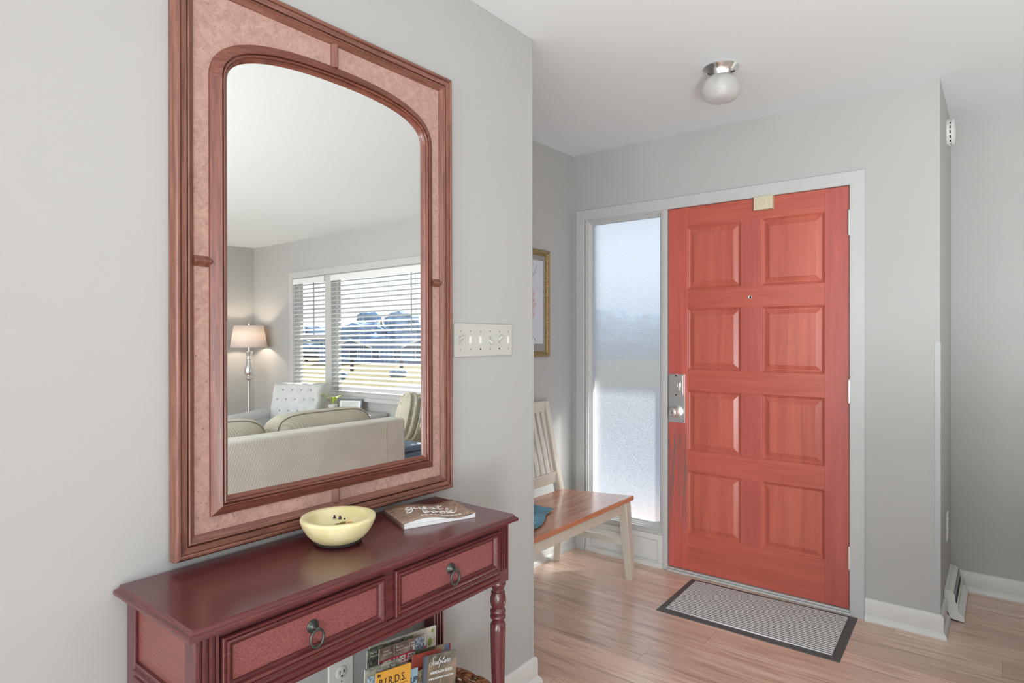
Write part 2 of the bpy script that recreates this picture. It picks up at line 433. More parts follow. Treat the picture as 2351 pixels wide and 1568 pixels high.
# door wall with the opening for door and sidelight (y .545 .. 2.055, z 0 .. 2.06)
mb = MB(); T = .12
mb.box(XD, XD+T, YC, .555, 0, H); mb.box(XD, XD+T, .555, 2.04, 2.045, H); mb.box(XD, XD+T, 2.04, YB, 0, H)
struct(mb.build('wall_door', M_WALL, smooth=0))
struct(B(XD+T, XF+T, YC, YC+.12, 0, H).build('wall_return', M_WALL, smooth=0))
# living room front wall, opening y -3.56 .. -.70, z .72 .. 2.02
WY0, WY1, WZ0, WZ1 = -3.555, -0.70, .735, 2.015
mb = MB()
mb.box(XF, XF+T, YL, WY0, 0, H); mb.box(XF, XF+T, WY0, WY1, 0, WZ0); mb.box(XF, XF+T, WY0, WY1, WZ1, H); mb.box(XF, XF+T, WY1, YC, 0, H)
struct(mb.build('wall_front', M_WALL, smooth=0))
# far wall with wide opening out of sight
mb = MB()
mb.box(XB, -2.5, YL-T, YL, 0, H); mb.box(-2.5, 1.9, YL-T, YL, 0, .5); mb.box(-2.5, 1.9, YL-T, YL, 2.2, H); mb.box(1.9, XF+T, YL-T, YL, 0, H)
struct(mb.build('wall_far', M_WALL, smooth=0))
mb = MB()
mb.box(XB-T, XB, YL, -3.8, 0, H); mb.box(XB-T, XB, -3.8, .8, 2.3, H); mb.box(XB-T, XB, .8, YB, 0, H); mb.box(XB-T, XB, -3.8, .8, 0, .15)
struct(mb.build('wall_back', M_WALL, smooth=0))

# baseboards: sweep (inset = out of the wall, depth = height)
BP = [(0, .0), (.027, .0), (.027, .006), (.024, .016), (.017, .025), (.0135, .028), (.0135, .088), (.0105, .096), (.005, .100), (0, .1)]
def baseboard(name, path):
    return struct(MB().sweep(path, BP, XY, closed=False).build(name, M_BASE, smooth=35))
baseboard("baseboard_left", [(XM, YB), (XM, YM), (-1.1, YM)])
baseboard('baseboard_foyer', [(XD, YB), (XM, YB)])
baseboard('baseboard_door', [(3.492, YC), (XD, YC), (XD, .5055)])
baseboard('baseboard_front', [(XF, YL), (XF, YC)])
baseboard('baseboard_far', [(XB, YL), (XF, YL)])

# plastic corner guards
gm = basic('corner_guard_plastic', (0.44, 0.445, 0.445), 0.3)
struct(MB().box(XM-.018, XM+.002, YM-.002, YM, .1, 1.31).box(XM, XM+.002, YM, YM+.018, .1, 1.31).build('trim_1', gm, smooth=0), 'clear plastic corner guard on the end of the wall with the mirror')
struct(MB().box(XD-.002, XD, YC-.002, YC+.018, .1, 1.29).box(XD, XD+.018, YC-.002, YC, .1, 1.29).build('trim_2', gm, smooth=0), 'clear plastic corner guard on the outside corner right of the door')

# ------------------------------------------------------------------ front door casing, sidelight
YZ = lambda X: (lambda a, b, d: (X-d, a, b))
casing = [(0, 0), (0, .010), (.003, .013), (.060, .013), (.064, .010), (.064, 0)]
CY0, CY1, CZ = .5063, 2.0943, 2.0922
# path travels so that the inset is to the left (towards the opening)
struct(MB().sweep([(CY0, 0), (CY0, CZ), (CY1, CZ), (CY1, 0)][::-1], [(u, d) for u, d in casing], YZ(XD), closed=False).build('trim_3', M_TRIM, smooth=30), 'white casing around the front door and sidelight')
# jambs, head, mullion, sill
mb = MB()
mb.box(XD-.002, XD+.12, .553, .5715, 0, 2.045)                       # hinge jamb
mb.box(XD-.002, XD+.12, .5715, 2.04, 2.0305, 2.05)                   # head
mb.box(XD-.008, XD+.12, 1.4885, 1.5165, .0, 2.031)                   # mullion
mb.box(XD-.002, XD+.12, 2.0235, 2.04, 0, 2.031)                      # far jamb
struct(mb.build('trim_4', M_TRIM, smooth=0, bevel=.0025), 'white door frame posts and head')
# window_1: sidelight with frame steps, sill, lower panel and pane
wroot = bpy.data.objects.new('window_1', None); COL.objects.link(wroot); wroot.location = (XD, 1.75, 0); OFF['window_1'] = Vector((XD, 1.75, 0))
struct(wroot, 'tall narrow sidelight of obscured glass left of the front door')
sf = [(0, 0), (0, .012), (.008, .012), (.011, .004), (.018, .004), (.020, -.004), (.026, -.008), (.036, -.022), (.042, -.022), (.042, -.045), (0, -.045)]
MB().sweep([(1.5165, .215), (2.0235, .215), (2.0235, 2.0305), (1.5165, 2.0305)], [(u*.72, d-.004) for u, d in sf], YZ(XD), closed=True, loop=True).build('window_frame', M_TRIM, wroot, smooth=25)
MB().box(XD+.0, XD+.06, 1.5165, 2.0235, .185, .215).box(XD-.016, XD+.06, 1.5168, 2.0232, .2152, .2235).build('window_sill', M_TRIM, wroot, smooth=0, bevel=.003)
pb = MB(); pb.box(XD+.006, XD+.06, 1.5165, 2.0235, .028, .185)
pb.sweep([(1.5165, .0), (2.0235, .0), (2.0235, .185), (1.5165, .185)], [(0, -.006), (0, .002), (.030, .002), (.031, -.003), (.034, -.003), (.035, 0.0), (.036, -.006)], YZ(XD), closed=True)
pb.box(XD-.012, XD+.006, 1.5165, 2.0235, 0, .026)
pb.build('lower_panel', M_BASE, wroot, smooth=25)
MB().box(XD+.035, XD+.041, 1.535, 2.005, .235, 2.010).build('pane', M_OBSC, wroot, smooth=0)

# threshold
struct(MB().box(XD-.010, XD+.12, .5717, 1.4884, 0.0145, .022).box(XD-.014, XD-.002, .565, 1.4884, 0, .011).box(XD-.002, XD+.1, .5717, 1.4884, 0, .0145).build('trim_5', basic('aluminium_sill', (.66, .66, .65), .35, metal=.3), smooth=0, bevel=.002), 'pale metal door threshold')

# ------------------------------------------------------------------ front door
DF = XD + .004                     # front face
dz0, dz1, dy0, dy1 = .0255, 2.0275, .5742, 1.4855
droot = bpy.data.objects.new('door_1', None); COL.objects.link(droot); droot.location = (XD, dy0, dz0); OFF['door_1'] = Vector((XD, dy0, dz0))
struct(droot, 'red stained eight-panel wooden front door')
cl = [(dy0, .6805), (.977, 1.0815), (1.374, dy1)]
rows = [(.2285, .571), (.685, 1.0175), (1.1305, 1.467), (1.575, 1.917)]
cols = [(.6805, .977), (1.0815, 1.374)]
for (a, b), mt in zip((cl[0], cl[2]), (M_DOORV, M_DOORW)):
    # the worn area is measured in heights above the floor, so build in door space shifted to z=0
    MB().box(DF, DF+.042, a, b, dz0, dz1).build('stile', mt, droot, smooth=0, bevel=.0015)
rz = [dz0] + [v for r in rows for v in r] + [dz1]
for k in range(0, len(rz), 2):
    MB().box(DF+.0003, DF+.042, cl[0][1], cl[2][0], rz[k], rz[k+1]).build('rail', M_DOORH, droot, smooth=0, bevel=.0008)
for r in rows:
    MB().box(DF+.0003, DF+.042, cl[1][0], cl[1][1], r[0], r[1]).build('mullion', M_DOORV, droot, smooth=0, bevel=.0008)
pp = [(0, 0), (.003, -.002), (.006, -.007), (.011, -.010), (.013, -.013), (.017, -.013), (.038, -.004), (.0385, -.002), (.040, -.0015)]
for (y0, y1) in cols:
    for (z0, z1) in rows:
        mb = MB().sweep([(y0, z0), (y1, z0), (y1, z1), (y0, z1)], pp, YZ(DF), closed=True)
        i = .040; mb.add([(DF+.0015, y0+i, z0+i), (DF+.0015, y1-i, z0+i), (DF+.0015, y1-i, z1-i), (DF+.0015, y0+i, z1-i)], [(0, 1, 2, 3)])
        mb.box(DF+.015, DF+.035, y0, y1, z0, z1)
        mb.build('panel', M_DOORP, droot, smooth=20)
# peephole
ph = MB().lathe([(.0095, DF), (.0095, DF-.003), (.008, DF-.004), (.006, DF-.003)], (0, 1.0327, 1.518), 20, 'x').build('peephole', M_NICKEL, droot)
MB().lathe([(.0055, DF-.0034), (.003, DF-.0042), (0, DF-.0044)], (0, 1.0327, 1.518), 16, 'x').build('lens', M_BLACK, ph)
# lock plate with deadbolt and knob
lp = MB().box(DF-.003, DF, 1.386, 1.4845, .8335, 1.104).build('lock_plate', basic('lock_plate_steel', (.62, .64, .64), .35, metal=.7), droot, smooth=0, bevel=.006, seg=3)
db = MB()
oc = [(1.388, .995), (1.393, .983), (1.415, .983), (1.430, .974), (1.447, .983), (1.466, .983), (1.472, .995), (1.472, 1.090), (1.466, 1.100), (1.447, 1.100), (1.430, 1.108), (1.415, 1.100), (1.393, 1.100), (1.388, 1.090)]
db.prism(oc, lambda a, b, d: (DF-d, a, b), .003, .024)
dbo = db.build('deadbolt', M_NICKEL, lp, smooth=0, bevel=.003, seg=3)
MB().beam((DF-.032, 1.4505, 1.022), (DF-.032, 1.412, 1.058), .010, .007).beam((DF-.032, 1.409, 1.058), (DF-.030, 1.414, 1.012), .010, .006).lathe([(.012, DF-.024), (.010, DF-.036)], (0, 1.425, 1.040), 16, 'x').build('thumbturn', M_NICKEL, lp, bevel=.002)
for z in (.990, 1.096): MB().lathe([(.005, DF-.024), (.004, DF-.026), (0, DF-.0262)], (0, 1.430, z), 12, 'x').build('screw', M_PEWTER, lp)
MB().lathe([(.0035, DF-.003), (.0025, DF-.0045), (0, DF-.0046)], (0, 1.394, .845), 12, 'x').build('screw', M_PEWTER, lp)
kn = MB().lathe([(.036, DF-.003), (.036, DF-.007), (.031, DF-.011), (.015, DF-.014), (.013, DF-.030), (.019, DF-.036), (.0245, DF-.046), (.0250, DF-.056), (.021, DF-.064), (.013, DF-.066), (.0125, DF-.0645), (.010, DF-.0645), (.0098, DF-.067), (0, DF-.067)], (0, 1.4335, .895), 32, 'x').build('knob', M_NICKEL, lp)
MB().box(DF-.069, DF-.0668, 1.4275, 1.4395, .8935, .8965).build('turn_button', M_PEWTER, kn, smooth=0)
MB().box(DF-.001, DF+.03, dy1, dy1+.0025, .86, .995).build('latch_plate', M_PEWTER, droot, smooth=0)
# hinges
for z0, z1 in ((1.795, 1.910), (1.003, 1.108), (.217, .318)):
    mb = MB(); yh = .5728; xh = DF-.008
    n = 5
    for k in range(n):
        a = z0+(z1-z0)*k/n; b = z0+(z1-z0)*(k+1)/n
        mb.lathe([(.0068, a+.0006), (.0068, b-.0006)], (xh, yh, 0), 14)
    mb.lathe([(.0045, z0-.004), (.0045, z1), (.006, z1+.001), (.005, z1+.005), (0, z1+.006)], (xh, yh, 0), 12)
    mb.box(xh+.002, xh+.010, yh-.012, yh+.001, z0, z1)
    mb.build('hinge', M_CHROME, droot, smooth=40)

# door entry sensor at the head of the door
t = thing('door_chime', 'small beige entry chime with round button on top edge of red door', 'door chime', (DF, .96, 1.96))
CH = basic('beige_plastic', srgb(206, 196, 170), .4)
MB().box(DF-.028, DF+.0, .9135, 1.0085, 1.9605, 2.0295).build('case', CH, t, smooth=0, bevel=.003)
MB().box(DF-.030, DF-.028, .913, .930, 1.962, 2.028).build('side_strip', CH, t, smooth=0, bevel=.001)
MB().lathe([(.0155, DF-.028), (.0155, DF-.0305), (.0135, DF-.0305), (.0130, DF-.029), (.0125, DF-.031), (0, DF-.0315)], (0, .966, 1.996), 24, 'x').build('button', CH, t)

# ------------------------------------------------------------------ wall mirror
MX0, MX1, MZ0, MZ1 = .5822, 1.4215, .835, 2.1275
ML = Vector(((MX0+MX1)/2, YM-.0068, MZ0))
mir = thing('wall_mirror', 'large arched mirror in a carved red-brown wooden frame above the console', 'mirror', ML, (math.radians(-.27), 0, 0))
mf = lambda a, b, d: (a, ML.y-d, b)
OUT = [(MX0, MZ0), (MX1, MZ0), (MX1, MZ1), (MX0, MZ1)]
op = [(0, 0), (0, .022), (.002, .027), (.006, .0305), (.010, .031), (.0125, .029), (.0130, .0235), (.0142, .0235), (.0148, .0262), (.0262, .0255), (.0268, .0160), (.0288, .0160), (.0296, .0245), (.0318, .0262), (.0340, .0250), (.0346, .0222), (.0375, .0200), (.0420, .0165), (.0455, .0140), (.0462, .0118)]
for k in range(4): MB().sweep(OUT, op, mf, only=[k]).build('outer_moulding', M_FRAMEX if k % 2 == 0 else M_FRAME, mir, smooth=32)
MB().prism([(MX0+.03, MZ0+.03), (MX1-.03, MZ0+.03), (MX1-.03, MZ1-.03), (MX0+.03, MZ1-.03)], mf, 0.0, .0118).build('burl_panel', M_BURL, mir, smooth=0)
cxm = (MX0+MX1)/2
HW, ZB, ZS, ZA = .3000, .9545, 1.893, 1.983
arch = [(cxm-HW, ZB), (cxm+HW, ZB), (cxm+HW, ZS)]
# basket arch: tight corner then flatter crown
NA = 48
for k in range(1, NA):
    th = PI*k/NA
    c, s_ = math.cos(th), math.sin(th)
    x = HW*(abs(c)**.86)*(1 if c > 0 else -1); z = ZS + (ZA-ZS)*(s_**.80)
    arch.append((cxm+x, z))
arch.append((cxm-HW, ZS))
ip = [(-.0405, .0115), (-.0400, .0175), (-.0385, .0190), (-.0200, .0285), (-.0185, .0300), (-.0172, .0290), (-.0168, .0215), (-.0150, .0215), (-.0140, .0275), (-.0115, .0290), (-.0092, .0275), (-.0088, .0215), (-.0074, .0215), (-.0068, .0232), (-.0015, .0150), (0, .0140), (0, .0100)]
na = len(arch)
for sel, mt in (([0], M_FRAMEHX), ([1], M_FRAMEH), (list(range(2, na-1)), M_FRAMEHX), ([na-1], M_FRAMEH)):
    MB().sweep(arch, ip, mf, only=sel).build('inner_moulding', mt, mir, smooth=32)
MB().prism(arch, mf, .0110, .0125).build('mirror_glass', M_MIRROR, mir, smooth=0)
# wedge shaped spacers joining both mouldings
def spacer(a0, a1, b, vert):
    w = .0125
    sec = [(-w, .0118), (-.0015, .0255), (.0015, .0255), (w, .0118)]
    mb = MB()
    ends = []
    for a in (a0, a1):
        ends.append([mf(b+u, a, d) if vert else mf(a, b+u, d) for u, d in sec])
    mb.add(ends[0]+ends[1], [(0,1,2,3), (7,6,5,4), (0,4,5,1), (1,5,6,2), (2,6,7,3), (3,7,4,0)])
    return mb.build('spacer', M_FRAME, mir, smooth=0, bevel=.0008)
spacer(MX0+.044, cxm-HW-.039, 1.480, False); spacer(cxm+HW+.039, MX1-.044, 1.480, False)
spacer(MZ0+.044, ZB-.039, cxm-.010, True); spacer(ZA+.039, MZ1-.044, cxm-.010, True)

# ------------------------------------------------------------------ console table
TX0, TX1, TY0, TY1, TZ = .4765, 1.3690, 1.0670, 1.398, .818
tab = thing('console_table', 'glossy mahogany console table with two drawers under the mirror', 'console table', ((TX0+TX1)/2, (TY0+TY1)/2, 0))
tp = [(.0, .800), (.0, .806), (.0015, .8085), (.006, .8105), (.009, .8150), (.0095, .818), (.02, .818)]
TR_ = [(TX0, TY0), (TX1, TY0), (TX1, TY1), (TX0, TY1)]
tb = MB().prism([(x, y) for x, y in ((TX0+.0096, TY0+.0096), (TX1-.0096, TY0+.0096), (TX1-.0096, TY1-.0096), (TX0+.0096, TY1-.0096))], XY, .8005, TZ)
tb.build('table_top', M_MAHOG, tab, smooth=0)
for k in range(4): MB().sweep(TR_, tp[:-1]+[(.0096, .8)], XY, only=[k], loop=True).build('edge_moulding', M_MAHOG if k % 2 == 0 else M_MAHOGE, tab, smooth=25)
LX = (.4995, 1.3175); LW = .0415; FY = 1.095
def fluted_block(mb, x0, x1, y0, y1, z0, z1, f0, f1, faces='f'):
    """square block with three shallow routed flutes on the front"""
    n = 3; w = (x1-x0)/(n*2+1)
    xs = [x0]
    for k in range(n): xs += [x0+w*(2*k+1), x0+w*(2*k+2)]
    xs.append(x1)
    d = .004
    # front built of strips
    for k in range(len(xs)-1):
        a, b = xs[k], xs[k+1]
        if k % 2 == 0: mb.box(a, b, y0, y0+.012, z0, z1)
        else:
            mb.box(a, b, y0, y0+.012, z0, f0); mb.box(a, b, y0, y0+.012, f1, z1); mb.box(a, b, y0+d, y0+.012, f0, f1)
    mb.box(x0, x1, y0+.012, y1, z0, z1)
TURN = [(.0205, .630), (.0222, .626), (.0222, .619), (.0185, .612), (.0160, .606), (.0165, .602), (.0198, .600), (.0200, .598), (.0180, .597), (.0205, .590), (.0222, .580), (.0220, .570), (.0195, .560), (.0165, .555), (.0175, .553), (.0215, .549), (.0222, .545), (.0215, .541), (.0180, .538), (.0180, .5365), (.0215, .534), (.0222, .530), (.0212, .526), (.0165, .521), (.0160, .516), (.0195, .513), (.0200, .510)]
def reeds(h, a): return 1.0 - .07*(0.5+0.5*math.cos(a*10))**4 if h < .5095 else 1.0
for x in LX:
    mb = MB(); fluted_block(mb, x, x+LW, FY, FY+LW, .630, .800, .664, .785)
    o = mb.build('leg', M_MAHOGV, tab, smooth=0, bevel=.0006)
    prof = [(r, z) for r, z in TURN] + [(.0212, .509), (.0215, .49), (.0205, .44), (.0185, .36), (.016, .2), (.014, .06), (.0165, .05), (.0165, .035), (.012, .02), (.011, 0)]
    MB().lathe([(r, z) for r, z in prof], (x+LW/2, FY+LW/2, 0), 60, flutes=reeds).build('turned_leg', M_MAHOGV, o, smooth=50)
for x in LX:
    mb = MB(); fluted_block(mb, x, x+LW, 1.350, 1.3915, .0, .800, .05, .60)
    mb.build('leg', M_MAHOGV, tab, smooth=0, bevel=.0006)
# apron frame around the drawers
ax0, ax1 = LX[0]+LW, LX[1]
D1 = (.5450, .9170); D2 = (.9450, 1.3145); DZ = (.6705, .7775)
mb = MB()
mb.box(ax0, ax1, FY+.004, FY+.024, DZ[1], .800)
mb.box(D1[1]+.0008, D2[0]-.0008, FY+.004, FY+.024, DZ[0], DZ[1])
mb.build('front_rail', M_MAHOG, tab, smooth=0, bevel=.001)
REED = [(-.004, .6700), (.0045, .6700), (.0050, .6660), (.0010, .6640), (.0030, .6600), (.0085, .6570), (.0090, .6530), (.0050, .6500), (.0050, .6455), (.0085, .6440), (.0095, .6400), (.0060, .6370), (.0060, .6340), (-.004, .6340)]
mr = MB()
MBF = lambda a, d, z: (a, d, z)
def reed_run(x0, x1, y0, y1, nrm):
    """moulded bottom rail from (x0,y0) to (x1,y1) with outward normal nrm"""
    vs = []
    for (x, y) in ((x0, y0), (x1, y1)):
        for u, z in REED: vs.append((x+nrm[0]*u, y+nrm[1]*u, z))
    k = len(REED); fs = [(t, (t+1) % k, k+(t+1) % k, k+t) for t in range(k)] + [tuple(range(k)), tuple(range(k, 2*k))[::-1]]
    mr.add(vs, fs)
reed_run(ax0, ax1, FY+.004, FY+.004, (0, -1))
reed_run(LX[0]+.004, LX[0]+.004, FY+LW, 1.350, (-1, 0)); reed_run(LX[1]+LW-.004, LX[1]+LW-.004, FY+LW, 1.350, (1, 0))
mr.build('lower_rail', M_MAHOG, tab, smooth=30)
for x in (LX[0]+.006, LX[1]+LW-.018):
    MB().box(x, x+.012, FY+LW, 1.350, .668, .800).build('side_panel', M_MAHOGY, tab, smooth=0)
MB().box(ax0, ax1, 1.375, 1.387, .635, .800).build('back_panel', M_MAHOG, tab, smooth=0)
MB().box(LX[0]+.01, LX[1]+LW-.01, 1.105, 1.385, .175, .193).build('lower_shelf', M_MAHOG, tab, smooth=0, bevel=.003)
dp = [(0, -.012), (0, .0035), (.0015, .0050), (.0040, .0050), (.0048, .0030), (.0062, .0030), (.0075, .0062), (.0105, .0070), (.0130, .0055), (.0150, .0010), (.0178, -.0020), (.0190, -.0020), (.0196, -.0008), (.0208, -.0010), (.0212, -.0050)]
for (x0, x1) in (D1, D2):
    z0, z1 = DZ
    dr = MB().sweep([(x0, z0), (x1, z0), (x1, z1), (x0, z1)], dp, XZ(FY)).build('drawer', M_MAHOG, tab, smooth=28)
    MB().box(x0+.0200, x1-.0200, FY+.0050, FY+.02, z0+.0200, z1-.0200).build('drawer_panel', M_MAHOGP, dr, smooth=0)
    xp, zp = (x0+x1)/2+.002, .728
    yb = FY+.005
    MB().lathe([(.0135, yb), (.0135, yb-.0015), (.0118, yb-.0035), (.0105, yb-.0032), (.0092, yb-.0050), (.0080, yb-.0048), (.0060, yb-.0070), (.0040, yb-.010), (.0035, yb-.016), (.0052, yb-.018), (.0050, yb-.021), (0, yb-.022)], (xp, 0, zp), 24, 'y').build('rosette', M_PEWTER, dr, smooth=40)
    ring = [(xp+.0150*math.sin(a), yb-.0165-.0035*math.cos(a)*0, zp-.0195+.0175*math.cos(a)) for a in [2*PI*k/28 for k in range(28)]]
    MB().tube(ring, .0027, 10, closed=True).build('ring_pull', M_PEWTER, dr, smooth=80)

# ------------------------------------------------------------------ on the console
def wax():
    m, nt, p = newmat('cream_wax'); mp = coords(nt); n = noise(nt, mp, 18, 4)
    r = ramp(nt, n.outputs[0], [(0.3, srgb(214, 200, 142)), (0.7, srgb(236, 226, 182))])
    nt.links.new(r.outputs[0], p.inputs['Base Color']); p.inputs['Roughness'].default_value = .42
    p.inputs['Subsurface Weight'].default_value = .25; p.inputs['Subsurface Radius'].default_value = (.01, .008, .004)
    b = noise(nt, mp, 60, 3); bump(nt, p, b.outputs[0], .12, .002); return m
M_WAX = wax()
BC = (.912, 1.262, TZ)
t = thing('candle_bowl', 'cream wax bowl with dried flower bits inside, on a small dark saucer', 'bowl', (BC[0], BC[1], TZ+.0072))
MB().lathe([(.046, .0072), (.052, .0082), (.062, .015), (.074, .028), (.083, .044), (.0880, .057), (.0885, .061), (.0865, .0645), (.0800, .0650), (.0710, .0635), (.0675, .060), (.064, .050), (.056, .041), (.038, .036), (0, .0355)], BC, 56).build('bowl_body', M_WAX, t, smooth=60)
tag(MB().lathe([(.040, 0), (.050, .0008), (.0560, .0052), (.0562, .0066), (.0545, .0066), (.048, .0072), (0, .0072)], BC, 48).build('saucer', basic('saucer_dark', (.05, .045, .042), .3), smooth=60), 'small dark saucer with pale rim under the wax bowl', 'saucer')
fl = [(.010, -.006, srgb(222, 140, 52)), (-.012, .004, srgb(226, 160, 80)), (-.024, -.008, srgb(214, 120, 80)), (.022, .012, srgb(120, 110, 40)), (.004, .010, srgb(90, 92, 36)), (.031, -.002, srgb(196, 130, 60)), (-.034, .010, srgb(120, 88, 96))]
for k, (dx, dy, c) in enumerate(fl):
    MB().blob((BC[0]+dx, BC[1]+dy, TZ+.0385), (.0085, .006, .0045), 2, lambda q: 1+.25*math.sin(q.x*9)*math.cos(q.y*8)).build('dried_flower', basic('flower_%d' % k, c, .7), t)
for dx, dy, dz in ((.034, .040, .044), (.022, .046, .047), (.042, .032, .038)):
    MB().blob((BC[0]+dx, BC[1]+dy, TZ+dz), (.0035, .0030, .0045), 2, lambda q: 1+.3*math.sin(q.z*9)).build('dried_seed', basic('flower_dark', (.03, .025, .06), .6), t)

# guest book
ga = math.radians(-20.4); GC = Vector((1.0758, 1.2108, TZ))
gb = thing('guest_book', 'soft wood-patterned guest book lying on the console', 'book', GC, (0, 0, ga))
GW, GD = .206, .155
def gz(u, v):
    """cover height over the page block"""
    return .0135 + .0075*math.sin(u*2*PI*.95-.1)*(0.35+.65*(1-v*.2)) * (1 if u > .02 else .5) + .006*max(0, u-.75)*4*.6
mb = MB()
def bookpt(u, v, top): return (u*GW, v*GD, (gz(u, v) if top else .0))
N = 24
mb.grid(N, 6, lambda u, v: bookpt(u, v, True)); mb.grid(N, 6, lambda u, v: (u*GW, v*GD, .0005))
for vv in (0, 1): mb.grid(N, 1, lambda u, w: (u*GW, vv*GD, .0005+(gz(u, vv)-.0005)*w))
for uu in (0, 1): mb.grid(6, 1, lambda v, w: (uu*GW, v*GD, .0005+(gz(uu, v)-.0005)*w))
pgm, nt, p = newmat('page_edges'); mp = coords(nt, (1, 1, 700)); n = noise(nt, mp, 1, 1)
r = ramp(nt, n.outputs[0], [(0.4, srgb(214, 214, 214)), (0.6, srgb(240, 240, 240))]); nt.links.new(r.outputs[0], p.inputs['Base Color']); p.inputs['Roughness'].default_value = .6
mb.build('pages', pgm, gb, world=False, merge=.0002)
cvm, nt, p = newmat('wood_print_cover'); mp = coords(nt, (.8, 14, 14)); w_ = noise(nt, mp, 9, 7, .65, 1.6)
r = ramp(nt, w_.outputs[0], [(0.34, srgb(48, 36, 32)), (0.43, srgb(118, 94, 80)), (0.54, srgb(178, 152, 132)), (0.64, srgb(92, 74, 64))])
nt.links.new(r.outputs[0], p.inputs['Base Color']); p.inputs['Roughness'].default_value = .35
mb = MB()
mb.grid(N, 6, lambda u, v: (-.001+u*(GW+.002), -.001+v*(GD+.002), gz(u, v)+.0006)); mb.grid(6, 1, lambda v, w: (-.001, -.001+v*(GD+.002), w*(gz(0, v)+.0006)))
mb.build('cover', cvm, gb, world=False, merge=.0002, solid=.0008)

# hand lettering: strokes in letter space (x, y), baseline 0, x-height 1
SCR = {
 'g': [[(.85,.8),(.5,1),(.15,.75),(.1,.35),(.4,.05),(.75,.3),(.88,.95),(.85,.1),(.75,-.8),(.35,-1.15),(0,-.85),(.25,-.4),(1.05,.25)]],
 'u': [[(0,.3),(.25,.95),(.2,.3),(.4,.02),(.7,.3),(.9,.95)],[(.9,.95),(.85,.25),(1.0,.02),(1.25,.35)]],
 'e': [[(0,.3),(.5,.5),(.75,.8),(.5,1.0),(.2,.65),(.25,.15),(.6,0),(1.05,.4)]],
 's': [[(0,.3),(.45,1.1),(.5,.8),(.75,.35),(.55,.02),(.15,.08)],[(.55,.02),(1.0,.35)]],
 't': [[(.15,.3),(.55,1.9),(.4,.9),(.35,.2),(.55,.0),(.95,.4)],[(.0,1.25),(.5,1.3),(1.0,1.5)]],
 'b': [[(0,.5),(.45,1.7),(.35,2.05),(.15,1.7),(.1,.4),(.25,.02),(.6,.1),(.8,.5),(.65,.85),(.35,.7),(.7,.6),(1.1,.75)]],
 'o': [[(.6,.95),(.25,.85),(.1,.4),(.35,.02),(.75,.25),(.8,.7),(.6,.95),(.7,.7),(1.1,.75)]],
 'k': [[(0,.5),(.45,1.7),(.35,2.05),(.15,1.7),(.1,0)],[(.1,.4),(.5,.95),(.75,.85),(.5,.5),(.2,.45)],[(.35,.45),(.75,.05),(1.1,.2),(1.45,1.0),(1.55,1.6)]],
 'S': [[(1.5,1.9),(1.75,2.4),(1.2,2.5),(.75,2.0),(1.0,1.4),(1.25,.8),(.9,.05),(.2,-.05),(-.2,.5),(.2,1.0),(.8,.6)]],
 'c': [[(.75,.8),(.5,1),(.15,.75),(.1,.3),(.4,.02),(.95,.4)]],
 'l': [[(0,.3),(.55,1.7),(.45,2.1),(.25,1.7),(.2,.3),(.4,.0),(.85,.4)]],
 'p': [[(0,.4),(.3,1.0),(.2,-1.0)],[(.27,.6),(.6,1.0),(.85,.6),(.6,.1),(.27,.2)],[(.6,.1),(1.1,.4)]],
 'r': [[(0,.4),(.25,1.05),(.3,.9),(.65,.9),(.55,.25),(.7,.02),(1.0,.4)]],
}
ADV = {'g': 1.0, 'u': 1.2, 'e': .95, 's': .95, 't': .95, 'b': 1.05, 'o': 1.05, 'k': 1.3, 'S': 1.45, 'c': .9, 'l': .8, 'p': 1.05, 'r': .95}
def catmull(P, n=5):
    out = []
    for i in range(len(P)-1):
        p0 = P[max(i-1, 0)]; p1 = P[i]; p2 = P[i+1]; p3 = P[min(i+2, len(P)-1)]
        for k in range(n):
            t = k/n
            out.append(tuple(.5*(2*b+(c-a)*t+(2*a-5*b+4*c-d)*t*t+(3*b-a-3*c+d)*t**3) for a, b, c, d in zip(p0, p1, p2, p3)))
    out.append(P[-1]); return out
def script(word, size, fn, r, slant=.25):
    mb = MB(); x = 0
    for ch in word:
        for st in SCR[ch]:
            q = catmull(st)
            pts = [fn((x+a+slant*b)*size, b*size) for a, b in q]
            rad = [r*(1.35 if (q[min(i+1, len(q)-1)][1]-q[max(i-1, 0)][1]) < 0 else .75) for i in range(len(q))]
            mb.tube(pts, r, 5, rads=rad)
        x += ADV[ch]
    return mb
M_INK = basic('white_print', (.86, .86, .85), .5)
gfn = lambda ox, oy: (lambda a, b: (ox+a, oy+b, gz((ox+a)/GW, (oy+b)/GD)+.0014))
mb = script('guest', .0225, gfn(.040, .094), .00120); mb2 = script('book', .0225, gfn(.074, .048), .00120)
mb.v += []; o_ = len(mb.v); mb.v += mb2.v; mb.f += [tuple(i+o_ for i in f) for f in mb2.f]
for k in range(9):      # leafy sprig under the words
    for sg in (-1, 1):
        ax = .064+.013*k; f = gfn(ax, .025)
        mb.tube([f(0, 0), f(.006*(1 if k >= 4 else -1), sg*.004)], .0007, 5)
f = gfn(.058, .025); mb.tube([f(.0140*k, 0) for k in range(9)], .0005, 5)
mb.build('title_lettering', M_INK, gb, world=False, smooth=80)

